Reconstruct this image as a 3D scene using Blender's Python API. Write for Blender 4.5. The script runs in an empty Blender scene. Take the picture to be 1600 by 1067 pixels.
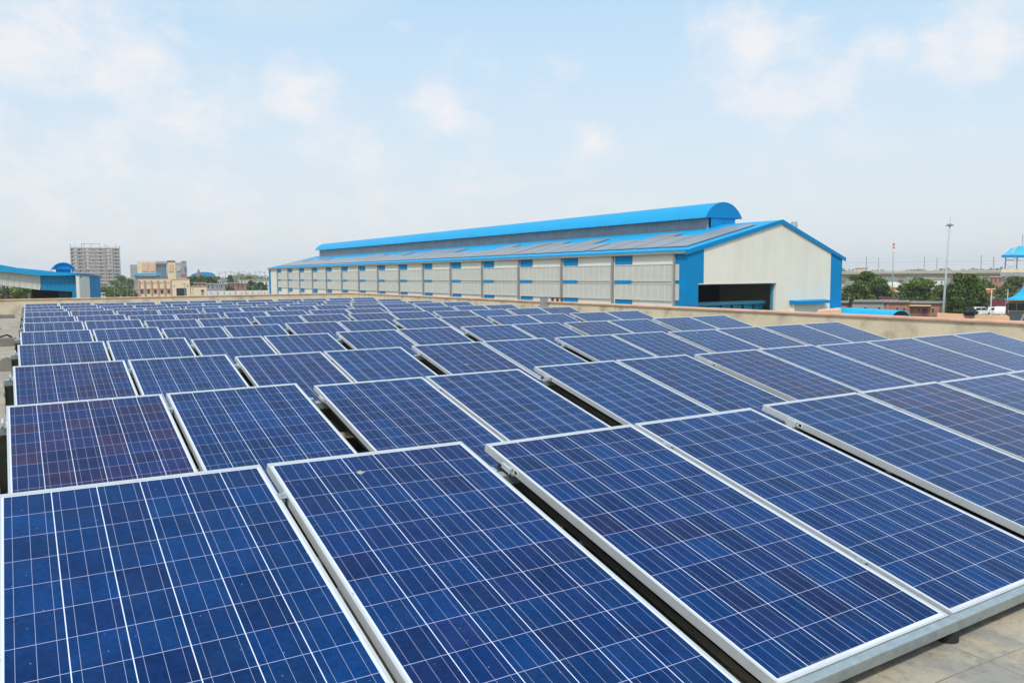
import bpy, math, random
import numpy as np
from mathutils import Vector, Matrix

scene = bpy.context.scene
COL = scene.collection
R = math.radians

# ------------------------------------------------------------------ camera
CAM = np.array([0.0878, -1.66336, 1.33199])
FPX, YAW, PITCH, ROLL = 1247.838, 0.54428, 0.08317, -0.00788      # focal length in pixels of the 1600 px wide photograph
_cy, _sy = math.cos(YAW), math.sin(YAW)
FW = np.array([_sy * math.cos(PITCH), _cy * math.cos(PITCH), -math.sin(PITCH)])
_rt = np.array([_cy, -_sy, 0.0]); _up = np.cross(_rt, FW)
RT = _rt * math.cos(ROLL) + _up * math.sin(ROLL)
UP = -_rt * math.sin(ROLL) + _up * math.cos(ROLL)
cam_data = bpy.data.cameras.new('camera'); cam = bpy.data.objects.new('camera', cam_data); COL.objects.link(cam)
cam_data.sensor_width = 36.0; cam_data.lens = 36.0 * FPX / 1600.0
cam_data.clip_start = 0.05; cam_data.clip_end = 9000
m4 = Matrix.Identity(4)
for i in range(3):
    m4[i][0], m4[i][1], m4[i][2], m4[i][3] = RT[i], UP[i], -FW[i], CAM[i]
cam.matrix_world = m4
scene.camera = cam

# ------------------------------------------------------------------ sun, sky, exposure
SUN_EL, SUN_AZ = R(53), R(227)           # azimuth clockwise from +Y: behind the camera, to its left
sd = bpy.data.lights.new('sun', 'SUN'); sun = bpy.data.objects.new('sun', sd); COL.objects.link(sun)
sd.energy = 2.3; sd.angle = R(7.0); sd.color = (1.0, 0.955, 0.88)
to_sun = Vector((math.sin(SUN_AZ) * math.cos(SUN_EL), math.cos(SUN_AZ) * math.cos(SUN_EL), math.sin(SUN_EL)))
sun.rotation_euler = to_sun.to_track_quat('Z', 'Y').to_euler()
scene.view_settings.view_transform = 'Standard'; scene.view_settings.look = 'None'
scene.view_settings.exposure = 0.4; scene.view_settings.gamma = 1.0

class NT:
    """small node-tree helper"""
    def __init__(self, tree):
        self.t = tree; self.n = tree.nodes; self.l = tree.links
    def new(self, typ, **kw):
        nd = self.n.new(typ)
        for k, v in kw.items(): setattr(nd, k, v)
        return nd
    def put(self, sock, val):
        if hasattr(val, 'is_output') or isinstance(val, bpy.types.NodeSocket): self.l.new(val, sock)
        else: sock.default_value = val
    def math(self, op, a, b=0.0, c=0.0, clamp=False):
        nd = self.new('ShaderNodeMath', operation=op); nd.use_clamp = clamp
        for s, v in zip(nd.inputs, (a, b, c)): self.put(s, v)
        return nd.outputs[0]
    def vmath(self, op, a, b=(0, 0, 0)):
        nd = self.new('ShaderNodeVectorMath', operation=op)
        self.put(nd.inputs[0], a)
        if op == 'SCALE': self.put(nd.inputs['Scale'], b)
        else: self.put(nd.inputs[1], b)
        return nd.outputs['Value'] if op in ('DOT_PRODUCT', 'LENGTH', 'DISTANCE') else nd.outputs['Vector']
    def mix(self, f, a, b, mode='MIX'):
        nd = self.new('ShaderNodeMix', data_type='RGBA', blend_type=mode)
        self.put(nd.inputs[0], f); self.put(nd.inputs[6], a); self.put(nd.inputs[7], b)
        return nd.outputs[2]
    def ramp(self, f, stops):
        nd = self.new('ShaderNodeValToRGB'); e = nd.color_ramp.elements
        while len(e) < len(stops): e.new(0.5)
        for el, (p, c) in zip(e, stops):
            el.position = p; el.color = c if len(c) == 4 else (*c, 1)
        self.put(nd.inputs[0], f); return nd.outputs[0]
    def maprange(self, v, a, b, c=0.0, d=1.0, smooth=False):
        nd = self.new('ShaderNodeMapRange'); nd.clamp = True
        if smooth: nd.interpolation_type = 'SMOOTHSTEP'
        for s, x in zip(nd.inputs, (v, a, b, c, d)): self.put(s, x)
        return nd.outputs[0]
    def noise(self, vec, scale, detail=4, rough=0.55, out=0):
        nd = self.new('ShaderNodeTexNoise'); self.put(nd.inputs['Vector'], vec)
        nd.inputs['Scale'].default_value = scale; nd.inputs['Detail'].default_value = detail
        nd.inputs['Roughness'].default_value = rough
        return nd.outputs[out]

def ray(px, py):
    return FW + RT * (px - 800) / FPX - UP * (py - 533.5) / FPX
def unit(px, py):
    r = ray(px, py); return r / np.linalg.norm(r)
def at(px, py, d):
    """the point seen in that pixel of the photograph, d metres ahead of the camera"""
    return CAM + ray(px, py) * d
def on_x(px, py, x): r = ray(px, py); return CAM + r * (x - CAM[0]) / r[0]
def on_y(px, py, y): r = ray(px, py); return CAM + r * (y - CAM[1]) / r[1]
def on_z(px, py, z): r = ray(px, py); return CAM + r * (z - CAM[2]) / r[2]

world = bpy.data.worlds.new('World'); scene.world = world; world.use_nodes = True
w = NT(world.node_tree); w.n.clear()
wout = w.new('ShaderNodeOutputWorld'); bg = w.new('ShaderNodeBackground')
sky = w.new('ShaderNodeTexSky', sky_type='NISHITA'); sky.sun_disc = False
sky.sun_elevation = SUN_EL; sky.sun_rotation = SUN_AZ
sky.air_density = 1.0; sky.dust_density = 2.0; sky.ozone_density = 1.0
SKY = 0.13
bg.inputs['Strength'].default_value = SKY
tc = w.new('ShaderNodeTexCoord'); dirv = tc.outputs['Generated']
sep = w.new('ShaderNodeSeparateXYZ'); w.put(sep.inputs[0], dirv)
dz = w.math('MAXIMUM', sep.outputs[2], 0.0)
# thin cloud deck: noise in the plane of the clouds, so that it thickens towards the horizon
inv = w.math('DIVIDE', 1.0, w.math('ADD', dz, 0.10))
plane = w.vmath('SCALE', dirv, inv)
n1 = w.noise(w.vmath('MULTIPLY', dirv, (1.6, 1.6, 5.0)), 1.3, 6, 0.5)
veil = w.maprange(n1, 0.36, 0.66, 0.06, 0.50, True)
hz = w.maprange(dz, 0.0, 0.40, 1.0, 0.0)
hz = w.math('POWER', hz, 0.95)
veil = w.math('MAXIMUM', veil, w.math('MULTIPLY', hz, 1.0))
# heaps of brighter cumulus in given directions
sq = (1.0, 1.0, 1.45)
dsq = w.vmath('MULTIPLY', dirv, sq)
field = None
for (px, py, rad, amt) in [(50, 50, .22, 1.0), (190, 100, .16, .9), (300, 170, .24, .7), (120, 230, .34, .62), (420, 250, .34, .55), (700, 300, .30, .42), (460, 148, .10, .92), (690, 178, .10, .66),
                           (1195, 60, .12, 1.0), (1190, 140, .12, .85), (1390, 72, .07, .95), (1470, 60, .15, .72), (1550, 75, .07, .95),
                           (930, 222, .045, .7), (1022, 222, .045, .6), (1300, 170, .18, .52), (880, 110, .07, .55)]:
    u = unit(px, py) * np.array(sq)
    dd = w.vmath('DISTANCE', dsq, tuple(u))
    mk = w.math('MULTIPLY', w.maprange(dd, rad, 0.0, 0.0, 1.0), amt)
    field = mk if field is None else w.math('MAXIMUM', field, mk)
fb = w.noise(w.vmath('ADD', dsq, w.vmath('SCALE', w.noise(dsq, 22.0, 4, 0.6, 1), 0.05)), 12.0, 10, 0.62)
field = w.math('ADD', field, w.math('MULTIPLY', w.math('SUBTRACT', fb, 0.5), 2.1))
puffs = w.maprange(field, 0.15, 1.15, 0.0, 0.85, True)
k = 1.0 / SKY
skyc = w.mix(0.62, w.mix(1.0, sky.outputs[0], (1.0, 1.0, 1.0, 1), 'MULTIPLY'), (0.385 * k, 0.65 * k, 0.87 * k, 1))
base = w.mix(veil, skyc, (0.615 * k, 0.64 * k, 0.655 * k, 1))
base = w.mix(puffs, base, (0.72 * k, 0.70 * k, 0.705 * k, 1))
w.put(bg.inputs['Color'], base)
w.l.new(bg.outputs[0], wout.inputs['Surface'])

# ------------------------------------------------------------------ materials
MATS = {}
def mat(name):
    m = bpy.data.materials.new(name); m.use_nodes = True
    t = NT(m.node_tree); b = t.n['Principled BSDF']; MATS[name] = m
    return m, t, b
def plain(name, col, rough=0.6, metal=0.0, var=0.12, scale=3.0, spec=0.4, stain=None, stain_amt=0.0, stain_scale=1.2, bump=0.0, streak=False):
    """a colour with mottled variation, optional stains (vertical streaks if streak) and bump"""
    m, t, b = mat(name)
    tcn = t.new('ShaderNodeTexCoord'); ob = tcn.outputs['Object']
    oi = t.new('ShaderNodeObjectInfo')
    vec = t.vmath('ADD', ob, t.vmath('SCALE', (13.1, 7.7, 3.3), t.math('MULTIPLY', oi.outputs['Random'], 10)))
    n = t.noise(vec, scale, 5, 0.6)
    f = t.maprange(n, 0.3, 0.7, 1 - var, 1 + var)
    c = t.vmath('SCALE', (col[0], col[1], col[2]), f)
    if stain:
        sv = vec
        if streak:
            mp = t.new('ShaderNodeMapping'); t.put(mp.inputs['Vector'], vec); mp.inputs['Scale'].default_value = (1, 1, 0.18); sv = mp.outputs[0]
        s = t.maprange(t.noise(sv, stain_scale, 7, 0.68), 0.46, 0.72, 0.0, stain_amt, True)
        c = t.mix(s, c, (*stain, 1))
    t.put(b.inputs['Base Color'], c)
    b.inputs['Roughness'].default_value = rough; b.inputs['Metallic'].default_value = metal
    b.inputs['Specular IOR Level'].default_value = spec
    if bump:
        bp = t.new('ShaderNodeBump'); bp.inputs['Strength'].default_value = bump; bp.inputs['Distance'].default_value = 0.02
        t.put(bp.inputs['Height'], t.noise(vec, scale * 14, 4, 0.7)); t.l.new(bp.outputs[0], b.inputs['Normal'])
    return m
def ribbed(name, col, pitch, axis, rough=0.45, depth=0.03, var=0.06, stain=None, stain_amt=0.0, profile='SINE'):
    """profiled metal sheet: ribs across an object axis (0, 1, 2)"""
    m = plain(name, col, rough, 0.0, var, 0.8, 0.4, stain, stain_amt, 0.6)
    t = NT(m.node_tree); b = t.n['Principled BSDF']
    tcn = t.new('ShaderNodeTexCoord'); sp = t.new('ShaderNodeSeparateXYZ'); t.put(sp.inputs[0], tcn.outputs['Object'])
    s = t.math('SINE', t.math('MULTIPLY', sp.outputs[axis], 2 * math.pi / pitch))
    s = t.math('POWER', t.math('ABSOLUTE', s), 0.4)
    bp = t.new('ShaderNodeBump'); bp.inputs['Strength'].default_value = 0.8; bp.inputs['Distance'].default_value = depth
    t.put(bp.inputs['Height'], s); t.l.new(bp.outputs[0], b.inputs['Normal'])
    return m

# solar cells: 6 x 12 polycrystalline cells behind glass, busbars along the length
PW, PL = 0.984, 1.956
def cell_material():
    m, t, b = mat('solar_cells')
    tcn = t.new('ShaderNodeTexCoord'); oi = t.new('ShaderNodeObjectInfo'); rnd = oi.outputs['Random']
    sp = t.new('ShaderNodeSeparateXYZ'); t.put(sp.inputs[0], tcn.outputs['Object'])
    mx, px, my, py = 0.0195, 0.1575, 0.026, 0.15867
    u = t.math('DIVIDE', t.math('SUBTRACT', sp.outputs[0], mx), px)
    v = t.math('DIVIDE', t.math('SUBTRACT', sp.outputs[1], my), py)
    iu, iv = t.math('FLOOR', u), t.math('FLOOR', v)
    fu, fv = t.math('FRACT', u), t.math('FRACT', v)
    au = t.math('ABSOLUTE', t.math('SUBTRACT', fu, 0.5)); av = t.math('ABSOLUTE', t.math('SUBTRACT', fv, 0.5))
    colgap = t.math('GREATER_THAN', au, 0.4900)
    rowgap = t.math('GREATER_THAN', av, 0.4940)
    fb = t.math('ABSOLUTE', t.math('SUBTRACT', t.math('FRACT', t.math('MULTIPLY', fu, 3.0)), 0.5))
    bus = t.math('LESS_THAN', fb, 0.0115)
    inside = t.math('MULTIPLY', t.math('MULTIPLY', t.math('GREATER_THAN', u, 0.0), t.math('LESS_THAN', u, 6.0)),
                    t.math('MULTIPLY', t.math('GREATER_THAN', v, 0.0), t.math('LESS_THAN', v, 12.0)))
    cb = t.new('ShaderNodeCombineXYZ'); t.put(cb.inputs[0], iu); t.put(cb.inputs[1], iv); t.put(cb.inputs[2], t.math('MULTIPLY', rnd, 91.0))
    wn = t.new('ShaderNodeTexWhiteNoise', noise_dimensions='3D'); t.put(wn.inputs['Vector'], cb.outputs[0])
    ws = t.new('ShaderNodeSeparateColor'); t.put(ws.inputs[0], wn.outputs['Color'])
    # how purple this panel is as a whole, then cell by cell
    pw = t.new('ShaderNodeTexWhiteNoise', noise_dimensions='1D'); t.put(pw.inputs['W'], t.math('MULTIPLY', rnd, 517.0))
    bias = t.math('MULTIPLY', t.math('POWER', pw.outputs['Value'], 1.8), 0.95)
    tone = t.math('ADD', t.math('MULTIPLY', t.math('POWER', ws.outputs[0], 2.0), t.math('ADD', 0.24, t.math('MULTIPLY', bias, 0.32))), t.math('MULTIPLY', bias, 0.42), clamp=True)
    cc = t.ramp(tone, [(0.0, (0.0006, 0.0320, 0.126)), (0.30, (0.0016, 0.0230, 0.105)), (0.60, (0.014, 0.0205, 0.085)), (1.0, (0.036, 0.023, 0.062))])
    lv = t.maprange(ws.outputs[1], 0.0, 1.0, 0.78, 1.18)
    cr = t.new('ShaderNodeTexVoronoi'); t.put(cr.inputs['Vector'], tcn.outputs['Object']); cr.inputs['Scale'].default_value = 75
    cs = t.new('ShaderNodeSeparateColor'); t.put(cs.inputs[0], cr.outputs['Color'])
    lv = t.math('MULTIPLY', lv, t.maprange(cs.outputs[0], 0, 1, 0.84, 1.16))
    gr = t.noise(t.vmath('ADD', tcn.outputs['Object'], t.vmath('SCALE', (31.0, 17.0, 5.0), rnd)), 5.0, 5, 0.6)
    lv = t.math('MULTIPLY', lv, t.maprange(gr, 0.3, 0.7, 0.82, 1.18))
    cc = t.vmath('SCALE', cc, lv)
    cc = t.mix(t.math('MULTIPLY', bus, 0.66), cc, (0.50, 0.53, 0.70, 1))
    cc = t.mix(t.math('MULTIPLY', rowgap, 0.85), cc, (0.52, 0.53, 0.74, 1))
    cc = t.mix(colgap, cc, (0.66, 0.70, 0.80, 1))
    cc = t.mix(inside, (0.62, 0.65, 0.70, 1), cc)
    # dust, gathered along the lower edge, a few droppings
    shift = t.vmath('ADD', tcn.outputs['Object'], t.vmath('SCALE', (37.0, 19.0, 0.0), rnd))
    dn = t.noise(shift, 7.0, 6, 0.65)
    dust = t.maprange(dn, 0.35, 0.75, 0.0, 0.022)
    low = t.maprange(t.math('ADD', sp.outputs[1], t.math('MULTIPLY', t.noise(shift, 30, 4, 0.6), 0.05)), 0.062, 0.036, 0.0, 0.55)
    low = t.math('MULTIPLY', low, t.maprange(t.noise(shift, 2.2, 3), 0.45, 0.6, 0.0, 1.0))
    dust = t.math('MAXIMUM', dust, low)
    vo = t.new('ShaderNodeTexVoronoi'); t.put(vo.inputs['Vector'], t.vmath('ADD', shift, t.vmath('SCALE', t.noise(shift, 45, 2, 0.5, 1), 0.03))); vo.inputs['Scale'].default_value = 3.0
    vs = t.new('ShaderNodeSeparateColor'); t.put(vs.inputs[0], vo.outputs['Color'])
    spot = t.math('MULTIPLY', t.math('LESS_THAN', vo.outputs['Distance'], t.math('MULTIPLY', vs.outputs[1], 0.055)), t.math('GREATER_THAN', vs.outputs[0], 0.86))
    v2 = t.new('ShaderNodeTexVoronoi'); t.put(v2.inputs['Vector'], shift); v2.inputs['Scale'].default_value = 26.0
    v2s = t.new('ShaderNodeSeparateColor'); t.put(v2s.inputs[0], v2.outputs['Color'])
    fleck = t.math('MULTIPLY', t.math('LESS_THAN', v2.outputs['Distance'], 0.055), t.math('GREATER_THAN', v2s.outputs[0], 0.72))
    v3 = t.new('ShaderNodeTexVoronoi'); t.put(v3.inputs['Vector'], t.vmath('ADD', shift, t.vmath('SCALE', t.noise(shift, 60, 2, 0.5, 1), 0.02))); v3.inputs['Scale'].default_value = 7.0
    v3s = t.new('ShaderNodeSeparateColor'); t.put(v3s.inputs[0], v3.outputs['Color'])
    drop = t.math('MULTIPLY', t.maprange(v3.outputs['Distance'], 0.075, 0.045), t.math('GREATER_THAN', v3s.outputs[0], 0.62))
    cc = t.mix(t.math('MULTIPLY', drop, 0.5), cc, (0.002, 0.008, 0.035, 1))
    cc = t.mix(dust, cc, (0.36, 0.31, 0.25, 1))
    cc = t.mix(t.math('MULTIPLY', fleck, 0.45), cc, (0.55, 0.55, 0.55, 1))
    cc = t.mix(t.math('MULTIPLY', spot, 0.75), cc, (0.45, 0.40, 0.33, 1))
    t.put(b.inputs['Base Color'], cc)
    t.put(b.inputs['Roughness'], t.math('ADD', 0.13, t.math('MULTIPLY', dust, 2.5)))
    b.inputs['IOR'].default_value = 1.16; b.inputs['Specular IOR Level'].default_value = 0.5
    b.inputs['Sheen Weight'].default_value = 0.07; b.inputs['Sheen Tint'].default_value = (0.80, 0.70, 1.0, 1); b.inputs['Sheen Roughness'].default_value = 0.35
    return m
CELLS = cell_material()

def roof_material():
    m, t, b = mat('roof_tiles')
    tcn = t.new('ShaderNodeTexCoord'); ob = tcn.outputs['Object']
    mp = t.new('ShaderNodeMapping'); t.put(mp.inputs['Vector'], t.vmath('ADD', ob, t.vmath('SCALE', t.noise(ob, 1.5, 3, 0.5, 1), 0.03)))
    mp.inputs['Rotation'].default_value = (0, 0, R(2))
    br = t.new('ShaderNodeTexBrick'); t.put(br.inputs['Vector'], mp.outputs[0])
    br.offset = 0.0; br.inputs['Scale'].default_value = 1.0; br.inputs['Brick Width'].default_value = 0.62; br.inputs['Row Height'].default_value = 0.62
    br.inputs['Mortar Size'].default_value = 0.004; br.inputs['Mortar Smooth'].default_value = 0.6
    br.inputs['Color1'].default_value = (0.42, 0.36, 0.27, 1); br.inputs['Color2'].default_value = (0.36, 0.32, 0.25, 1); br.inputs['Mortar'].default_value = (0.27, 0.165, 0.11, 1)
    g = t.maprange(t.noise(ob, 3.4, 9, 0.75), 0.44, 0.60, 0.0, 0.8, True)
    c = t.mix(g, br.outputs['Color'], (0.255, 0.245, 0.22, 1))
    y = t.maprange(t.noise(ob, 3.1, 7, 0.7), 0.53, 0.68, 0.0, 0.7, True)
    c = t.mix(y, c, (0.44, 0.35, 0.225, 1))
    s = t.maprange(t.noise(ob, 14.0, 9, 0.8), 0.50, 0.68, 0.0, 0.75)
    c = t.mix(s, c, (0.17, 0.14, 0.11, 1))
    t.put(b.inputs['Base Color'], c); b.inputs['Roughness'].default_value = 0.85; b.inputs['Specular IOR Level'].default_value = 0.25
    bp = t.new('ShaderNodeBump'); bp.inputs['Strength'].default_value = 0.5; bp.inputs['Distance'].default_value = 0.012
    t.put(bp.inputs['Height'], t.math('SUBTRACT', t.noise(ob, 22, 5, 0.7), t.math('MULTIPLY', br.outputs['Fac'], 0.6))); t.l.new(bp.outputs[0], b.inputs['Normal'])
    return m
def brick_material(name, c1, c2, mortar, scale=1.0):
    m, t, b = mat(name)
    tcn = t.new('ShaderNodeTexCoord'); ob = tcn.outputs['Object']
    sp = t.new('ShaderNodeSeparateXYZ'); t.put(sp.inputs[0], ob); cb = t.new('ShaderNodeCombineXYZ')
    t.put(cb.inputs[0], t.math('ADD', sp.outputs[0], sp.outputs[1])); t.put(cb.inputs[1], sp.outputs[2])
    br = t.new('ShaderNodeTexBrick'); t.put(br.inputs['Vector'], cb.outputs[0]); br.inputs['Scale'].default_value = scale
    br.inputs['Brick Width'].default_value = 0.24; br.inputs['Row Height'].default_value = 0.085; br.inputs['Mortar Size'].default_value = 0.01
    br.inputs['Color1'].default_value = (*c1, 1); br.inputs['Color2'].default_value = (*c2, 1); br.inputs['Mortar'].default_value = (*mortar, 1)
    g = t.maprange(t.noise(ob, 0.9, 6, 0.65), 0.45, 0.7, 0.0, 0.5)
    t.put(b.inputs['Base Color'], t.mix(g, br.outputs['Color'], (0.20, 0.15, 0.12, 1))); b.inputs['Roughness'].default_value = 0.9
    return m
def leaf_material(name, dark, light):
    m, t, b = mat(name)
    ge = t.new('ShaderNodeNewGeometry'); tcn = t.new('ShaderNodeTexCoord')
    n = t.noise(tcn.outputs['Object'], 0.9, 3, 0.6)
    f = t.math('ADD', t.math('MULTIPLY', ge.outputs['Random Per Island'], 0.5), t.maprange(n, 0.38, 0.62, 0.0, 0.55))
    t.put(b.inputs['Base Color'], t.ramp(f, [(0.0, dark), (1.0, light)]))
    b.inputs['Roughness'].default_value = 0.6; b.inputs['Specular IOR Level'].default_value = 0.2
    return m

ALU = plain('anodised_aluminium', (0.56, 0.575, 0.58), 0.42, 0.25, 0.05, 6.0, 0.5, (0.45, 0.38, 0.30), 0.25, 9.0)
BACK = plain('white_backsheet', (0.7, 0.7, 0.7), 0.6)
GALV = plain('galvanised_steel', (0.36, 0.41, 0.42), 0.42, 0.45, 0.16, 22.0, 0.5, (0.30, 0.27, 0.22), 0.30, 5.0)
POST = plain('weathered_steel', (0.13, 0.125, 0.095), 0.6, 0.35, 0.2, 9.0, 0.4, (0.16, 0.10, 0.06), 0.3, 6.0)
RUBBER = plain('black_rubber', (0.022, 0.022, 0.022), 0.75)
WIRE = plain('green_wire', (0.01, 0.20, 0.09), 0.5)
BLACKW = plain('black_cable', (0.015, 0.015, 0.015), 0.6)
STICK = plain('white_sticker', (0.75, 0.75, 0.74), 0.5, var=0.03)
INK = plain('black_print', (0.015, 0.015, 0.015), 0.6)
ROOFM = roof_material()
PLASTER = plain('beige_plaster', (0.62, 0.53, 0.375), 0.9, 0, 0.10, 1.2, 0.2, (0.22, 0.185, 0.14), 0.70, 1.6, 0.25)
COPING = plain('pink_coping', (0.64, 0.38, 0.27), 0.85, 0, 0.14, 2.0, 0.2, (0.26, 0.18, 0.13), 0.5, 2.4, 0.2)
CONCRETE = plain('grey_concrete', (0.23, 0.215, 0.19), 0.9, 0, 0.2, 4.0, 0.2, (0.12, 0.11, 0.10), 0.5, 3.0, 0.5)
CREAM = plain('cream_sheet', (0.78, 0.745, 0.645), 0.55, 0, 0.035, 0.5, 0.3, (0.52, 0.48, 0.39), 0.35, 0.45, streak=True)
CREAM_R = ribbed('ribbed_cream_sheet', (0.58, 0.56, 0.49), 0.9, 0, 0.55, 0.05)
BLUE = plain('blue_sheet', (0.0, 0.225, 0.50), 0.65, 0, 0.05, 0.6, 0.12, (0.008, 0.15, 0.34), 0.2, 0.5)
BLUE_R = ribbed('ribbed_blue_sheet', (0.0, 0.215, 0.43), 0.7, 0, 0.42, 0.04)
ROOFBLUE = ribbed('blue_roof_sheet', (0.0, 0.315, 0.60), 0.6, 1, 0.5, 0.03, 0.05, (0.0, 0.27, 0.50), 0.25)
CANOPY = plain('light_blue_canopy', (0.01, 0.41, 0.72), 0.45, 0, 0.05, 0.6)
LOUVRE = ribbed('louvre_sheet', (0.60, 0.59, 0.54), 0.085, 2, 0.5, 0.02, 0.05)
MONLOUV = ribbed('grey_louvre', (0.30, 0.30, 0.31), 1.2, 1, 0.55, 0.06, 0.14, (0.20, 0.20, 0.20), 0.4)
TRIM = plain('cream_trim', (0.66, 0.64, 0.56), 0.5, 0, 0.03)
GUTTER = plain('gutter_metal', (0.30, 0.285, 0.26), 0.5, 0.2, 0.2, 3.0, 0.4, (0.16, 0.13, 0.11), 0.5, 1.5)
PIPE = plain('grey_downpipe', (0.27, 0.275, 0.27), 0.5, 0.1, 0.12, 2.0)
PVROOF = plain('roof_pv', (0.27, 0.26, 0.265), 0.35, 0, 0.12, 0.45, 0.5)
DARK = plain('interior_shade', (0.022, 0.024, 0.028), 0.8, 0, 0.3, 0.5)  # near-black colour stands in for the shade inside openings
LITSLOT = plain('lit_louvre_tone', (0.30, 0.30, 0.28), 0.6, 0, 0.3, 0.8)  # lighter tone paints daylight on the louvres inside the hall
PALEBLUE = plain('pale_blue_paint', (0.06, 0.27, 0.40), 0.5, 0, 0.06)
PEACH = plain('peach_paint', (0.72, 0.45, 0.27), 0.85, 0, 0.06, 0.7, 0.2, (0.45, 0.30, 0.19), 0.3, 0.8)
CREAMY = plain('pale_yellow_paint', (0.76, 0.61, 0.42), 0.85, 0, 0.05, 0.6, 0.2, (0.48, 0.38, 0.26), 0.25, 0.5)
SALMON = plain('salmon_paint', (0.60, 0.30, 0.19), 0.85, 0, 0.06, 0.8)
WINDOW = plain('window_glass', (0.05, 0.06, 0.065), 0.15, 0, 0.25, 0.6, 0.5)
GREYWALL = plain('grey_wall', (0.33, 0.33, 0.32), 0.9, 0, 0.12, 0.5, 0.2, (0.20, 0.19, 0.17), 0.5, 0.4)
TOWERM = plain('tower_brickwork', (0.46, 0.365, 0.325), 0.9, 0, 0.14, 0.12, 0.2, (0.22, 0.18, 0.16), 0.5, 0.10)
SLABM = plain('raw_concrete', (0.44, 0.395, 0.36), 0.9, 0, 0.1, 0.2)
WHITEW = plain('whitewash', (0.70, 0.68, 0.64), 0.85, 0, 0.08, 0.5, 0.2, (0.42, 0.39, 0.35), 0.4, 0.5)
BRICK = brick_material('red_brick', (0.44, 0.155, 0.085), (0.36, 0.12, 0.065), (0.30, 0.22, 0.17))
BRICKF = plain('far_brick', (0.36, 0.17, 0.115), 0.9, 0, 0.2, 0.5, 0.2, (0.22, 0.13, 0.10), 0.5, 0.4)
TEAL = plain('teal_glass', (0.10, 0.16, 0.20), 0.2, 0, 0.15, 0.2, 0.6)
MALLRED = plain('dull_red_panel', (0.35, 0.10, 0.10), 0.6, 0, 0.15, 0.3)
VIADUCT = plain('viaduct_concrete', (0.50, 0.445, 0.37), 0.85, 0, 0.08, 0.2, 0.2, (0.34, 0.29, 0.24), 0.4, 0.15)
MASTM = plain('mast_steel', (0.34, 0.36, 0.38), 0.5, 0.3, 0.1, 1.0)
ORANGE = plain('orange_fascia', (0.55, 0.13, 0.03), 0.5)
REDW = plain('red_sign', (0.50, 0.12, 0.11), 0.5)
WHITE = plain('white_paint', (0.80, 0.80, 0.79), 0.35, 0, 0.02)
CARGLASS = plain('car_glass', (0.02, 0.025, 0.03), 0.08, 0, 0.05, 1.0, 0.6)
TYRE = plain('tyre_rubber', (0.018, 0.018, 0.018), 0.8)
MAROON = plain('maroon_sheet', (0.16, 0.03, 0.05), 0.5, 0, 0.2, 0.6)
BARK = plain('bark', (0.10, 0.075, 0.05), 0.95, 0, 0.25, 2.0)
LEAF_A = leaf_material('leaves_dark', (0.016, 0.036, 0.006), (0.125, 0.180, 0.026))
LEAF_B = leaf_material('leaves_mid', (0.026, 0.058, 0.008), (0.17, 0.245, 0.032))
LEAF_C = leaf_material('leaves_olive', (0.032, 0.050, 0.012), (0.19, 0.22, 0.050))
TANPIPE = plain('tan_conduit', (0.42, 0.34, 0.24), 0.7, 0, 0.1, 3.0)
def ground_material():
    m, t, b = mat('dusty_ground'); tcn = t.new('ShaderNodeTexCoord'); ob = tcn.outputs['Object']
    c = t.mix(t.maprange(t.noise(ob, 0.03, 6, 0.65), 0.42, 0.60), (0.25, 0.21, 0.15, 1), (0.09, 0.12, 0.045, 1))
    c = t.mix(t.maprange(t.noise(ob, 0.4, 5, 0.65), 0.45, 0.7, 0, 0.5), c, (0.17, 0.15, 0.11, 1))
    t.put(b.inputs['Base Color'], c); b.inputs['Roughness'].default_value = 0.95; b.inputs['Specular IOR Level'].default_value = 0.1
    return m
GROUND = ground_material()

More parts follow.
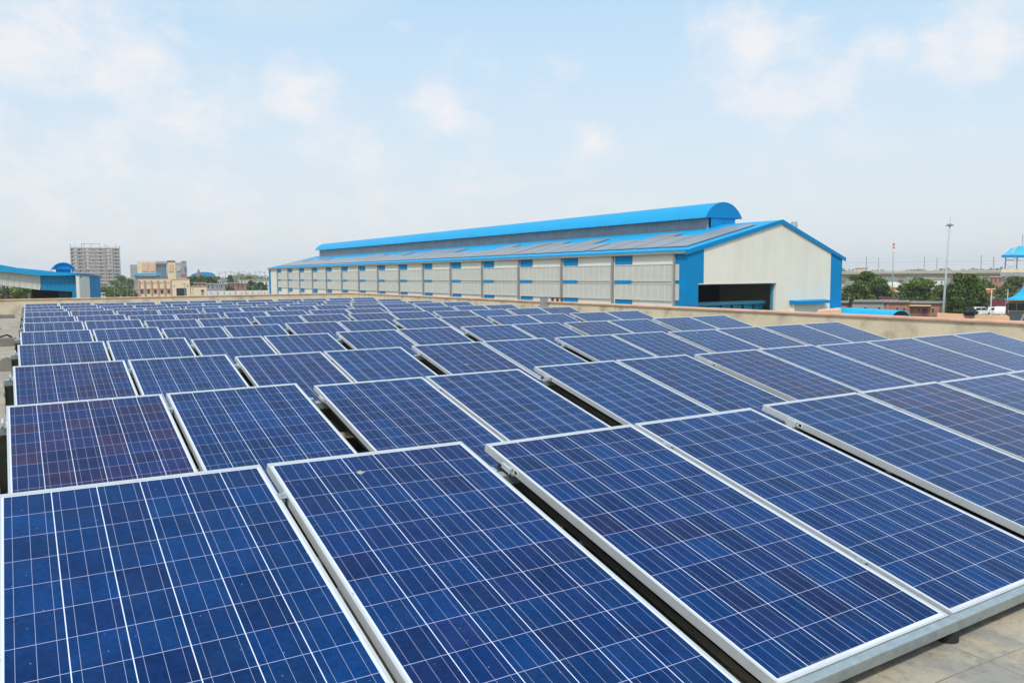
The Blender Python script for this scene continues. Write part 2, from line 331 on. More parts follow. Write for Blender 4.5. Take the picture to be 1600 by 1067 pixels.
# ------------------------------------------------------------------ mesh helpers
class MB:
    """collects shapes; build() links them as ONE mesh object"""
    def __init__(self): self.v = []; self.f = []
    def add(self, vs, fs):
        o = len(self.v); self.v += [tuple(map(float, p)) for p in vs]; self.f += [tuple(i + o for i in f) for f in fs]; return self
    def box(self, x0, y0, z0, x1, y1, z1):
        return self.add([(x0, y0, z0), (x1, y0, z0), (x1, y1, z0), (x0, y1, z0), (x0, y0, z1), (x1, y0, z1), (x1, y1, z1), (x0, y1, z1)],
                        [(0, 3, 2, 1), (4, 5, 6, 7), (0, 1, 5, 4), (1, 2, 6, 5), (2, 3, 7, 6), (3, 0, 4, 7)])
    def prism(self, poly, ext):
        """planar polygon (3-D points) swept along the vector ext"""
        n = len(poly); poly = [np.array(p, float) for p in poly]; e = np.array(ext, float)
        nrm = sum((np.cross(poly[i] - poly[0], poly[(i + 1) % n] - poly[0]) for i in range(n)), np.zeros(3))
        if nrm @ e > 0: poly = poly[::-1]
        return self.add(poly + [p + e for p in poly], [tuple(range(n)), tuple(range(2 * n - 1, n - 1, -1))] +
                        [((i + 1) % n, i, n + i, n + (i + 1) % n) for i in range(n)])
    def tube(self, pts, rad, seg=8, r1=None):
        pts = [Vector(map(float, p)) for p in pts]; n = len(pts); vs = []
        for i, p in enumerate(pts):
            d = (pts[min(i + 1, n - 1)] - pts[max(i - 1, 0)]).normalized()
            a = d.orthogonal().normalized() if i == 0 else (a - d * a.dot(d)).normalized()
            bb = d.cross(a); r = rad if r1 is None else rad + (r1 - rad) * i / (n - 1)
            vs += [p + (a * math.cos(2 * math.pi * k / seg) + bb * math.sin(2 * math.pi * k / seg)) * r for k in range(seg)]
        fs = [(i * seg + k, i * seg + (k + 1) % seg, (i + 1) * seg + (k + 1) % seg, (i + 1) * seg + k) for i in range(n - 1) for k in range(seg)]
        fs += [tuple(range(seg - 1, -1, -1)), tuple(range((n - 1) * seg, n * seg))]
        return self.add(vs, fs)
    def xf(self, M):
        self.v = [tuple(M @ Vector(p)) for p in self.v]; return self
    def build(self, name, material, parent=None, loc=None, smooth=False):
        me = bpy.data.meshes.new(name); me.from_pydata(self.v, [], self.f); me.update()
        me.materials.append(material)
        if smooth: me.polygons.foreach_set('use_smooth', [True] * len(me.polygons))
        o = bpy.data.objects.new(name, me); COL.objects.link(o)
        if parent is not None: o.parent = parent
        if loc is not None: o.location = loc
        return o
def tag(o, label=None, cat=None, group=None, kind=None):
    if label: o['label'] = label
    if cat: o['category'] = cat
    if group: o['group'] = group
    if kind: o['kind'] = kind
    return o
def thing(name, label, cat, loc=(0, 0, 0), rz=0.0, group=None):
    o = bpy.data.objects.new(name, None); COL.objects.link(o); o.empty_display_size = 0.2
    o.location = tuple(map(float, loc)); o.rotation_euler = (0, 0, rz)
    return tag(o, label, cat, group)
def copy_tree(o, parent=None, skip=()):
    c = o.copy(); COL.objects.link(c)
    if parent is not None: c.parent = parent
    for ch in list(KIDS.get(o.name, [])) or list(o.children):
        if ch.name.split('.')[0] not in skip: copy_tree(ch, c, skip)
    return c
KIDS = {}
GZ = -6.0                                           # level of the yard around the building
ROOF_Z = -0.118

# ------------------------------------------------------------------ ground and roof
tag(MB().add([(-4000, -3000, GZ), (5000, -3000, GZ), (5000, 6000, GZ), (-4000, 6000, GZ)], [(0, 1, 2, 3)]).build('ground', GROUND), kind='structure')
tag(MB().box(-16, -8, GZ + .004, 14.02, 36.92, ROOF_Z).build('roof_floor', ROOFM), kind='structure')

# parapets
def parapet(label, x0, y0, x1, y1, cop):
    o = thing('parapet_wall', label, 'wall', (x0, y0, ROOF_Z), group='parapet walls round the roof')
    dx, dy = x1 - x0, y1 - y0
    MB().box(0, 0, 0, dx, dy, 0.500 - ROOF_Z - 0.05).build('wall', PLASTER, o)
    m = MB(); rr = random.Random(4)
    cx0, cy0, cx1, cy1 = cop
    m.box(cx0 - x0, cy0 - y0, 0.5 - ROOF_Z - 0.05 + .002, cx1 - x0, cy1 - y0, 0.5 - ROOF_Z)
    c = m.build('coping', COPING, o)
    bv = c.modifiers.new('bevel', 'BEVEL'); bv.width = 0.012; bv.segments = 2
    return o
parapet('beige rendered parapet with pinkish coping along the right side of the roof', 14.02, -6.0, 14.25, 36.92, (13.985, -6.0, 14.285, 36.885))
parapet('beige parapet across the far end of the roof, in front of the peach building', -16.0, 36.925, 14.25, 37.15, (-16.0, 36.89, 14.285, 37.185))

# steel box and small bracket on the right parapet
b0 = on_x(850, 474, 13.9)
t_ = thing('junction_box', 'upright grey metal box standing against the right parapet', 'junction box', (13.90, b0[1], ROOF_Z))
MB().box(-.10, -.075, 0, .10, .075, .74).build('cabinet', GALV, t_)
MB().box(-.115, -.09, .742, .115, .09, .765).build('lid', GALV, t_)
t_ = thing('cable_bracket', 'low rusty steel bracket lying on top of the right parapet beside the grey box', 'bracket', (14.10, b0[1] - .40, 0.502))
m = MB().box(-.05, -.36, .10, .05, .30, .125)
for yy in (-.3, -.05, .22): m.box(-.03, yy - .03, 0, .03, yy + .03, .098)
m.build('rail', POST, t_)

# loose blocks on the roof at the left
def block(name, label, pts, h, mt, loc, group=None):
    m = MB().prism([(x, y, 0) for x, y in pts], (0, 0, h))
    o = m.build(name, mt, loc=loc); bv = o.modifiers.new('bevel', 'BEVEL'); bv.width = 0.012; bv.segments = 2
    return tag(o, label, 'concrete block', group)
p = on_z(18, 580, ROOF_Z)
o = MB().prism([(-.13, 0, 0), (.13, 0, 0), (.10, 0, .10), (-.05, 0, .21), (-.10, 0, .17)], (0, .2, 0)).build('concrete_block', CONCRETE, loc=(p[0] - .05, p[1], ROOF_Z), smooth=False)
o.rotation_euler = (0, 0, -.3); tag(o, 'broken grey concrete lump standing on the roof beside the third row of panels', 'concrete block')
p = on_z(6, 541, ROOF_Z)
o = block('concrete_block', 'long grey concrete kerb block lying across the roof at the left edge', [(-.5, 0), (.28, 0), (.28, .22), (-.5, .22)], .17, CONCRETE, (p[0] - .05, p[1], ROOF_Z))
MB().tube([(-.3, .1, .18), (-.15, .05, .23), (0, .12, .2), (.12, .06, .24), (.2, .13, .185)], .02, 6).build('cable_scrap', BLACKW, o)
p = on_z(6, 497, ROOF_Z)
block('concrete_slab', 'thin concrete slab leaning low against the far parapet at the left', [(-.6, 0), (.35, 0), (.35, .5), (-.6, .5)], .13, CONCRETE, (p[0], p[1] - .3, ROOF_Z))
o = MB()
rr = random.Random(8)
for i in range(7):
    a = rr.uniform(0, 6.28); r_ = rr.uniform(0, .5); s = rr.uniform(.04, .12)
    o.box(math.cos(a) * r_ - s, math.sin(a) * r_ * .5 - s * .7, 0, math.cos(a) * r_ + s, math.sin(a) * r_ * .5 + s * .7, s * .6)
p = on_z(8, 515, ROOF_Z)
tag(o.build('rubble', CONCRETE, loc=(p[0] - .3, p[1], ROOF_Z)), 'scattered grey rubble on the roof in front of the far parapet', 'rubble', kind='stuff')

# ------------------------------------------------------------------ solar racks: two panels on a tilted steel frame
TILT = 0.23648
ct, st = math.cos(TILT), math.sin(TILT)
TM = Matrix.Rotation(TILT, 4, 'X')
GAP = 0.020
W2 = 2 * PW + GAP
def make_panel(parent, x):
    pn = MB().box(.003, .003, -.010, PW - .003, PL - .003, -.003).build('solar_panel', CELLS, parent)
    pn.location = (x, 0, 0); pn.rotation_euler = (TILT, 0, 0)
    f = MB(); lip, hgt = .0095, .040
    f.box(0, 0, -hgt, lip, PL, 0); f.box(PW - lip, 0, -hgt, PW, PL, 0)
    f.box(lip, 0, -hgt, PW - lip, lip, -.0005); f.box(lip, PL - lip - .010, -hgt, PW - lip, PL, -.0005)
    fr = f.build('panel_frame', ALU, pn)
    s = MB().box(-.0015, PL - .33, -.033, -.0002, PL - .26, -.007)
    st_ = s.build('type_sticker', STICK, pn)
    KIDS[pn.name] = [fr, st_]
    q = MB().box(-.0024, PL - .322, -.028, -.0017, PL - .300, -.012); q.box(-.0024, PL - .295, -.016, -.0017, PL - .268, -.012); q.box(-.0024, PL - .29, -.027, -.0017, PL - .275, -.022)
    # print belongs to the sticker's own mesh surface
    me = st_.data; me.materials.append(INK)
    base = len(me.vertices)
    vs = [tuple(v.co) for v in me.vertices] + q.v; fs = [tuple(pp.vertices) for pp in me.polygons] + [tuple(i + base for i in f_) for f_ in q.f]
    n0 = len(me.polygons); me2 = bpy.data.meshes.new('type_sticker'); me2.from_pydata(vs, [], fs); me2.materials.append(STICK); me2.materials.append(INK)
    for i, pg in enumerate(me2.polygons): pg.material_index = 0 if i < n0 else 1
    st_.data = me2
    return pn
def make_rack():
    root = thing('solar_rack', 'x', 'solar panels')
    kids = [make_panel(root, 0.0), make_panel(root, PW + GAP)]
    def tilted(mb, name, mt):
        o = mb.build(name, mt, root); o.rotation_euler = (TILT, 0, 0); kids.append(o); return o
    # front channel
    m = MB(); m.box(-.01, -.036, -.008, W2 + .01, -.002, -.004); m.box(-.01, -.036, -.056, W2 + .01, -.032, -.008); m.box(-.01, -.032, -.056, W2 + .01, .03, -.052)
    fp = tilted(m, 'front_channel', GALV); bv = fp.modifiers.new('bevel', 'BEVEL'); bv.width = .0015; bv.segments = 2
    # rear channel with a bracket at each end, and rafters under the panels
    m = MB(); m.box(-.075, PL - .285, -.094, W2 + .075, PL - .281, -.0415); m.box(-.075, PL - .281, -.0455, W2 + .075, PL - .235, -.0415); m.box(-.075, PL - .281, -.094, W2 + .075, PL - .235, -.090)
    tilted(m, 'rear_channel', GALV)
    for x in (-.03, W2 - .01):
        m = MB(); m.box(x, PL - .30, -.0405, x + .04, PL - .22, -.028); m.box(x, PL - .30, -.0405, x + .012, PL - .22, -.002 if x < 0 else -.004)
        tilted(m, 'end_clamp', ALU)
    for vv in (.38, PL - .34):
        m = MB(); x = PW + GAP / 2; m.box(x - .016, vv, .0008, x + .016, vv + .045, .0036); m.tube([(x, vv + .022, .0037), (x, vv + .022, .0085)], .0065, 6); m.box(x - .006, vv + .004, -.05, x + .006, vv + .04, .0005)
        tilted(m, 'mid_clamp', GALV)
    zr = (PL - .26) * st - .09 * ct; yr = (PL - .26) * ct + .09 * st
    for x in (.06, W2 - .12):
        m = MB(); m.box(x, .05, -.135, x + .006, PL - .05, -.0955); m.box(x, .05, -.0995, x + .05, PL - .05, -.0955)
        tilted(m, 'rafter', POST)
    for x in (-.075, W2 + .025):
        m = MB(); m.box(x, yr - .03, ROOF_Z + .014, x + .006, yr + .05, zr - .008); m.box(x + .006, yr + .044, ROOF_Z + .014, x + .055, yr + .05, zr - .008)
        m.box(x - .02, yr - .06, ROOF_Z + .002, x + .09, yr + .08, ROOF_Z + .012)
        for k in range(5): m.tube([(x - .004, yr + .01, ROOF_Z + .08 + k * .085), (x + .002, yr + .01, ROOF_Z + .08 + k * .085)], .009, 6)
        kids.append(m.build('rear_post', POST, root))
        m = MB(); m.box(x + .012, yr - 1.05, ROOF_Z + .03, x + .018, yr - .02, ROOF_Z + .07); kids.append(m.build('floor_tie', GALV, root))
    m = MB().box(-.066, yr + .052, ROOF_Z + .016, W2 + .066, yr + .056, zr - .012); kids.append(m.build('gap_shade_plate', POST, root))  # dark plate added to blacken the slots between racks
    kids.append(MB().tube([(.02, yr - .10, ROOF_Z + .20), (W2 + .10, yr - .10, ROOF_Z + .20)], .028, 10).build('tie_bar', TANPIPE, root, smooth=True))
    for x in (.16, PW + .03, W2 - .16):
        m = MB().tube([(x, .02, ROOF_Z + .002), (x, .02, ROOF_Z + .062)], .042, 20); kids.append(m.build('rubber_foot', RUBBER, root))
    pts = [(-.062, yr + .0, zr - .05), (-.08, yr + .01, zr - .10), (-.06, yr + .02, zr - .16), (-.015, yr + .02, zr - .19), (.04, yr + .02, zr - .17), (.07, yr + .03, zr - .12)]
    kids.append(MB().tube(pts, .0045, 6).build('earth_wire', WIRE, root))
    pts = [(.07, yr - .1, zr - .03), (.25, yr - .06, zr - .15), (.5, yr - .1, zr - .07), (.8, yr - .08, zr - .18), (1.2, yr - .1, zr - .08), (1.6, yr - .06, zr - .16), (1.9, yr - .08, zr - .06)]
    kids.append(MB().tube(pts, .006, 5).build('panel_cable', BLACKW, root))
    KIDS[root.name] = kids
    return root
proto = make_rack()
RZ = [0, -.0177, -.0011, .0093, .0132, .0213, .0034, .016, -.0142, -.0121, -.0068]
TZ = [.0271, -.004, .0047, -.0011, -.0141, -.0126]
RY = [0, .033, -.082, -.11, -.132, -.186, -.186, -.186, -.186, -.186, -.186]
RY = [0, .033, -.082, -.11, -.132, -.186, 0, 0, 0, 0, 0]
TX = [.0136, -.0334, -.0147, -.0004, .0321, .0029]
RX = [0, -.0068, -.022, -.0166, -.0359, 0, 0, 0, 0, 0, 0]
DX = [[-.044, .032, .016, -.06, 0, 0], [-.056, .017, .06, .06, -.004, -.07], [-.037, -.019, -.009, .04, .009, .012], [-.025, -.023, -.039, .016, .009, .058], [.003, -.012, -.041, -.023, -.009, .07]]
ORD = ['front', 'second', 'third', 'fourth', 'fifth', 'sixth', 'seventh', 'eighth', 'ninth', 'tenth', 'eleventh and farthest']
RACK = ['leftmost', 'second from left', 'third from left', 'fourth from left', 'fifth from left', 'rightmost']
first = True
for r in range(11):
    for t in range(6):
        if r == 0 and t > 4: continue
        if first: o = proto; first = False
        else:
            skip = () if r <= 3 else (('type_sticker', 'floor_tie', 'panel_cable') if r <= 5 else ('mid_clamp', 'type_sticker', 'floor_tie', 'panel_cable', 'earth_wire', 'rubber_foot'))
            o = copy_tree(proto, None, skip)
        x = t * (W2 + .13314) + TX[t] + RX[r] + (DX[r][t] if r < 5 else 0)
        y = r * 2.81963 + RY[r] + .01311 * x
        o.location = (x, y, RZ[r] + TZ[t]); o.rotation_euler = (0, 0, .01311)
        if t == 0:
            for ch in (KIDS[o.name] if o.name in KIDS else o.children):
                if ch.name.startswith('solar_panel') and ch.location.x > .5: ch.location.x = PW + GAP + .012
        if r == 0 and t == 0: o.location.z += .03; o.rotation_euler = (0, .015, .01311)
        if r == 0 and t == 0: lab = 'tilted blue solar panel pair nearest the camera, in the front row at its left end'
        elif r == 0: lab = f'tilted blue solar panel pair in the front row, {RACK[t]}'
        elif t == 0: lab = f'tilted solar panel pair at the left end of the {ORD[r]} row'
        elif t == 5: lab = f'tilted solar panel pair at the right end of the {ORD[r]} row'
        else: lab = f'tilted solar panel pair in the {ORD[r]} row, {RACK[t]} of six'
        tag(o, lab, 'solar panels', 'solar racks in rows on the roof')
# ------------------------------------------------------------------ the long blue and cream hall
HX, HY, ZE, ZE2, HW1, HW2, ZR = 42.243, 42.619, 2.996, 2.56, 10.196, 7.725, 5.476
BAY, NB = 7.5, 16
HL = 120.4
XR = HX + HW1; X2 = XR + HW2
hall = thing('industrial_hall', 'long cream industrial hall with blue roof, blue corner strips and arched roof monitor', 'hall', (HX, HY, GZ))
def hp(mb, name, mt, parent=None, smooth=False):
    """hall part built in world coordinates"""
    q = mb.xf(Matrix.Translation((-HX, -HY, -GZ)))
    return q.build(name, mt, parent or hall, smooth=smooth)
# side wall, end walls with the opening in the near gable
hp(MB().box(HX, HY + .25, GZ, HX + .2, HY + HL - .25, ZE - .02), 'side_wall', CREAM)
hp(MB().box(X2 - .2, HY + .25, GZ, X2, HY + HL - .25, ZE2 - .02), 'side_wall', CREAM)
OX0, OX1, OZ1 = 43.33, 51.87, 0.55
g = MB()
def slope(x): return ZE + (ZR - ZE) * (x - HX) / HW1 if x <= XR else ZR + (ZE2 - ZR) * (x - XR) / HW2
def gpoly(xs, z0):
    pts = [(x, HY, slope(x) - .03) for x in xs] + [(x, HY, z0) for x in (xs[-1], xs[0])]
    return pts
BL, BR2 = 43.88, 58.64
g.prism(gpoly([BL, XR, BR2], OZ1), (0, .25, 0))
g.prism([(OX1, HY, GZ), (BR2, HY, GZ), (BR2, HY, OZ1), (OX1, HY, OZ1)], (0, .25, 0))
hp(g, 'gable_wall', CREAM)
g = MB()
g.prism(gpoly([HX + .005, BL - .003], OZ1), (0, .25, 0)); g.prism([(HX + .005, HY, GZ), (OX0, HY, GZ), (OX0, HY, OZ1 - .002), (HX + .005, HY, OZ1 - .002)], (0, .25, 0))
hp(g, 'corner_strip', BLUE)
g = MB(); g.prism(gpoly([BR2 + .003, X2 - .005], GZ), (0, .25, 0)); hp(g, 'corner_strip', BLUE)
g = MB(); g.prism(gpoly([HX + .005, XR, X2 - .005], GZ), (0, .25, 0)); g.v = [(x, y + HL - .25, z) for x, y, z in g.v]; hp(g, 'gable_wall', CREAM)
hp(MB().box(OX0, HY - .03, OZ1 - .06, OX1, HY - .003, OZ1 + .02), 'opening_lintel', TRIM)
hp(MB().box(OX1 - .14, HY + .26, GZ, OX1 - .02, HY + .45, OZ1), 'opening_jamb', PALEBLUE)
hp(MB().box(OX0 - .6, HY + .9, -1.17, OX1 - .2, HY + 1.3, -.90), 'crane_beam', PALEBLUE)
# shade-coloured partition and contents seen through the opening
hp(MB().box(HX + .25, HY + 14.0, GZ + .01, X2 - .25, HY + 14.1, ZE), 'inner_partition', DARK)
for k in range(4):
    for rrow in (0, 1):
        x = OX0 + .4 + k * 2.25
        hp(MB().box(x, HY + 13.9, -.15 - rrow * .75, x + 1.8, HY + 13.97, .08 - rrow * .75), 'lit_louvre_strip', LITSLOT)
m = MB()
for k in range(7): m.box(OX0 + .3 + k * 1.25, HY + 1.5, -2.4, OX0 + 1.25 + k * 1.25, HY + 2.2, -1.25)
hp(m, 'stored_drums', CANOPY)
# blue corner strip on the side wall
g = MB().box(HX - .04, HY - .0, GZ, HX - .003, HY + 1.32, ZE - .22); hp(g, 'corner_strip', BLUE)
hp(MB().box(HX - .10, HY + .86, 0.80, HX - .043, HY + 1.26, 2.02), 'louvre_panel', LOUVRE)
hp(MB().box(HX - .10, HY + .86, -.70, HX - .043, HY + 1.26, .53), 'louvre_panel', LOUVRE)
hp(MB().box(HX - .04, HY + HL - 1.3, GZ, HX - .003, HY + HL, ZE - .22), 'corner_strip', BLUE)
# repeated bays
def bay_part(mb, name, mt, parent=None): return mb.build(name, mt, parent or hall)
LW = 6.85
def louvre_mesh():
    m = MB().box(-.06, 0, 0, 0, LW, 1.22); return m
lp = bay_part(louvre_mesh(), 'louvre_panel', LOUVRE)
mm = MB(); [mm.box(-.085, k * LW / 9 - .03, 0.02, -.062, k * LW / 9 + .03, 1.20) for k in range(1, 9)]
mm.box(-.09, -.05, -.06, -.064, LW + .05, 0.0); mm.box(-.09, -.05, 1.22, -.064, LW + .05, 1.28)
lf = bay_part(mm, 'louvre_frame', TRIM, lp); KIDS[lp.name] = [lf]
bp_ = bay_part(MB().box(-.03, 0, 0, 0, 2.2, 1.0), 'blue_panel', BLUE)
dpm = bay_part(MB().box(-.20, -.09, GZ, -.045, .09, ZE - .2), 'downpipe', PIPE)
usedl = [False, False, False]
for k in range(NB):
    y0 = 1.323 + BAY * k
    o = dpm if k == 0 else copy_tree(dpm, hall)
    o.location = (0, y0, -GZ)
    if k == NB - 1 + 1: break
    last = (k == NB - 1)
    for (z, hgt) in ((0.80, 1), (-0.70, 1)):
        if last: continue
        o = lp if not usedl[0] else copy_tree(lp, hall); usedl[0] = True
        o.location = (-.035, y0 + .33, z - GZ)
    for (z0, z1) in ((2.06, 2.80), (0.53, .80), (-1.45, -.76)):
        if last: continue
        o = bp_ if not usedl[1] else copy_tree(bp_, hall); usedl[1] = True
        o.location = (-.01 - (.0), y0 + BAY - 2.45, z0 - GZ); o.scale = (1, 1, z1 - z0)
        if z0 == .53: o.location.x = -.105
# eaves: gutter and blue edge
hp(MB().box(HX - .30, HY - .1, ZE - .19, HX - .08, HY + HL, ZE - .03), 'gutter', GUTTER)
hp(MB().box(HX - .30, HY - .05, ZE - .025, HX + .1, HY + HL + .2, ZE + .10), 'eave_trim', ROOFBLUE)
# roof slopes
def slab_roof(xa, za, xb, zb, th=.10):
    m = MB(); n = np.array([-(zb - za), 0, xb - xa]); n = n / np.linalg.norm(n) * th
    if n[2] < 0: n = -n
    m.prism([(xa, HY - .055, za), (xb, HY - .055, zb), (xb + n[0], HY - .055, zb + n[2]), (xa + n[0], HY - .055, za + n[2])], (0, HL + .2, 0))
    return m
sl1 = (ZR - ZE) / HW1; sl2 = (ZE2 - ZR) / HW2
hp(slab_roof(HX + .105, ZE + .03, XR, ZR), 'roof_slope', ROOFBLUE)
hp(slab_roof(XR + .002, ZR, X2 + .35, ZE2 + sl2 * .35), 'roof_slope', ROOFBLUE)
# gable rake trims
for (xa, za, xb, zb) in ((HX - .30, ZE - .07, XR, ZR + .0), (XR, ZR, X2 + .33, ZE2 + sl2 * .33)):
    m = MB(); m.prism([(xa, HY - .12, za - .24), (xb, HY - .12, zb - .18), (xb, HY - .12, zb + .13), (xa, HY - .12, za + .12)], (0, .06, 0)); hp(m, 'rake_trim', BLUE)
# roof monitor along the ridge: grey louvred sides under a barrel roof
MY0, MY1 = 49.25, 156.9
def lerp(a, b, s): return a + (b - a) * s
for sx in (-1, 1):
    m = MB(); x = XR + sx * 1.52; zb = slope(x) - .1
    m.add([(x - .06, MY0, zb), (x + .06, MY0, zb), (x + .06, MY1, zb), (x - .06, MY1, zb), (x - .06, MY0, 6.35), (x + .06, MY0, 6.35), (x + .06, MY1, 6.75), (x - .06, MY1, 6.75)],
          [(0, 3, 2, 1), (4, 5, 6, 7), (0, 1, 5, 4), (1, 2, 6, 5), (2, 3, 7, 6), (3, 0, 4, 7)])
    hp(m, 'monitor_side', MONLOUV)
def arch(hw, z0, h, n=20):
    # circular segment of half width hw and rise h
    rad = (hw * hw + h * h) / (2 * h); a = math.asin(min(1, hw / rad))
    if h > hw: a = math.pi - a
    return [(rad * math.sin(-a + 2 * a * i / n), z0 + h - rad + rad * math.cos(-a + 2 * a * i / n)) for i in range(n + 1)]
AO = arch(2.24, 6.10, 1.40); AI = arch(2.16, 6.12, 1.30)
m = MB(); n = len(AO); dzz = .42
ring = AO + AI[::-1]
vs = [(XR + x, MY0 - .35, z) for x, z in ring] + [(XR + x, MY1 + .9, z + dzz) for x, z in ring]
N = len(ring)
fs = [(i, (i + 1) % N, N + (i + 1) % N, N + i) for i in range(N)]
fs += [(i + 1, i, N - 1 - i, N - 2 - i) for i in range(n - 1)] + [(N + i, N + i + 1, N + N - 2 - i, N + N - 1 - i) for i in range(n - 1)]
m.add(vs, fs); hp(m, 'monitor_roof', ROOFBLUE, smooth=False)
AE = arch(2.14, 6.12, 1.28)
for yy in (MY0 + .02, MY1 - .1):
    m = MB(); dd_ = 0 if yy < 60 else dzz
    if yy < 60: yy = MY0 - .33
    m.prism([(XR + x, yy, z + dd_) for x, z in AE], (0, .06, 0)); m.prism([(XR - 1.46, yy + .07, slope(XR) - 1.0), (XR + 1.46, yy + .07, slope(XR) - 1.0), (XR + 1.46, yy + .07, 6.6 + dd_), (XR - 1.46, yy + .07, 6.6 + dd_)], (0, .05, 0))
    hp(m, 'monitor_end', BLUE)
# solar strips on the near slope
def pv_strip(y, w_, u0, u1):
    m = MB(); th = .16
    a = np.array([HX + u0 * HW1, y, ZE + u0 * (ZR - ZE) + th]); c = np.array([HX + u1 * HW1, y, ZE + u1 * (ZR - ZE) + th])
    m.prism([a, c, c + (0, w_, 0), a + (0, w_, 0)], (0, 0, .045)); hp(m, 'roof_solar_panel', PVROOF)
rr = random.Random(3); y = HY + 1.2; k = 0
while y < HY + HL - 4:
    ww = 3.0
    u1 = [.84, .52, .66, .46][k % 4] if k < 4 else rr.choice([.40, .50, .52, .64])
    pv_strip(y, ww, .10, u1); y += ww + rr.choice([.18, .2, .22, .5]); k += 1
# awning over a small window box, turbo vent on the far slope
a0, a1 = 53.49, 57.9
m = MB(); m.prism([(a0, HY - .02, -.93), (a0, HY - .9, -1.02), (a0, HY - .9, -1.22), (a0, HY - .02, -1.20)], (a1 - a0, 0, 0)); hp(m, 'awning', BLUE)
hp(MB().box(a0 + .2, HY - .35, -2.6, a1 - .8, HY - .003, -1.23), 'window_box', CREAM)
v = thing('roof_vent', 'small grey turbine vent on the far roof slope of the long hall', 'vent')
q = on_y(1240.5, 358, HY + 9)
v.location = (q[0], q[1], q[2] - .2)
MB().tube([(0, 0, -.6), (0, 0, .35)], .22, 12).build('pipe', GALV, v)
m = MB(); [m.tube([(0, 0, .36 + i * .0), (0, 0, .9)], .36, 14, .26) for i in range(1)]; m.build('cowl', GALV, v)

# ------------------------------------------------------------------ trees
def leaf_cloud(blobs, n, size, seed, flat=0.0):
    """leaf quads spread through a set of ellipsoids (cx, cy, cz, rx, ry, rz), thicker towards the outside"""
    rs = np.random.RandomState(seed); wts = np.array([b[3] * b[4] * b[5] for b in blobs]) ** 0.75; wts = wts / wts.sum()
    idx = rs.choice(len(blobs), n, p=wts); B = np.array(blobs)[idx]
    d = rs.normal(size=(n, 3)); d /= np.linalg.norm(d, axis=1)[:, None]
    rad = rs.uniform(0.35, 1.08, n) ** 0.5
    # ragged outline: push in and out by direction
    rag = 1 + .16 * np.sin(d[:, 0] * 7 + idx) * np.cos(d[:, 1] * 6 + idx * 2) + .10 * np.sin(d[:, 2] * 11 + idx)
    c = B[:, :3] + d * B[:, 3:] * (rad * rag)[:, None]
    a = rs.normal(size=(n, 3)) + d * .4; a /= np.linalg.norm(a, axis=1)[:, None]
    t1 = np.cross(a, rs.normal(size=(n, 3))); t1 /= np.linalg.norm(t1, axis=1)[:, None]; t2 = np.cross(a, t1)
    s = (size * rs.uniform(.6, 1.4, n))[:, None]
    v = np.stack([c - t1 * s, c - t2 * s * .55, c + t1 * s, c + t2 * s * .55], 1).reshape(-1, 3)
    return v, np.arange(4 * n).reshape(-1, 4)
def mesh_np(name, v, f, material, parent=None):
    me = bpy.data.meshes.new(name); me.vertices.add(len(v)); me.vertices.foreach_set('co', v.astype(np.float32).ravel())
    me.loops.add(f.size); me.loops.foreach_set('vertex_index', f.astype(np.int32).ravel())
    me.polygons.add(len(f)); me.polygons.foreach_set('loop_start', np.arange(0, f.size, 4, dtype=np.int32)); me.polygons.foreach_set('loop_total', np.full(len(f), 4, dtype=np.int32))
    me.update(calc_edges=True); me.materials.append(material)
    o = bpy.data.objects.new(name, me); COL.objects.link(o)
    if parent is not None: o.parent = parent
    return o
def tree(label, px, py_top, d, h, wd, seed, leaf, n=5000, size=.22, name='tree', group='trees around the yard', base=0.18, trunk=True, cat='tree', gz=GZ):
    """a tree seen with its top in pixel (px, py_top) at distance d; h height, wd crown width"""
    top = at(px, py_top, d); gz = top[2] - h
    o = thing(name, label, cat, (top[0], top[1], gz), group=group)
    wd *= 1.1; n = int(n * 1.25); size *= 1.08
    rr = random.Random(seed); blobs = []
    nb = 20
    for i in range(nb):
        a = rr.uniform(0, 6.28); zf = rr.uniform(.10, .90); env = math.sin(math.pi * min(1, max(.08, zf * .80 + .14))) ** .7
        rr_ = rr.uniform(.35, 1.0) * .40 * wd * env; zz = h * (base + (1 - base) * zf)
        q = rr.uniform(.55, 1.25)
        blobs.append((math.cos(a) * rr_, math.sin(a) * rr_, zz, wd * .13 * q, wd * .13 * q, h * .085 * q))
    blobs.append((rr.uniform(-.1, .1) * wd, 0, h * .90, wd * .12, wd * .12, h * .10)); blobs.append((0, 0, h * .48, wd * .32, wd * .32, h * .34))
    v_, f_ = leaf_cloud(blobs, n, size, seed); mesh_np('crown', v_, f_, leaf, o)
    if trunk:
        m = MB(); m.tube([(0, 0, 0), (.1, .05, h * .25), (-.05, .1, h * .5), (.0, 0, h * .8)], wd * .035, 8, wd * .008)
        for b in blobs[:6]: m.tube([(0, .05, h * .32), (b[0] * .5, b[1] * .5, (h * .4 + b[2]) / 2), (b[0], b[1], b[2])], wd * .014, 6, wd * .004)
        m.build('trunk', BARK, o)
    return o
G1 = 'trees at the right beyond the hall'
tree('broad dark green tree right beside the blue corner of the long hall', 1352, 424, 150, 9.3, 10.4, 1, LEAF_A, 11000, .26, group=G1, base=.02)
tree('bushy light green young tree standing at the foot of the sign pole', 1386, 447, 150, 6.2, 4.2, 2, LEAF_C, 3500, .22, group=G1, base=.02)
tree('rounded mid green tree between the sign pole and the tall light mast', 1432, 434, 155, 7.6, 8.2, 3, LEAF_B, 9000, .25, group=G1, base=.0)
tree('dark shadowy tree directly right of the tall light mast', 1502, 427, 125, 8.0, 6.4, 4, LEAF_A, 9000, .22, group=G1, base=.05)
tree('low dark tree leaning out beside the shadowy tree, above the parked cars', 1526, 441, 128, 6.6, 5.0, 5, LEAF_A, 6000, .22, group=G1, base=.02)
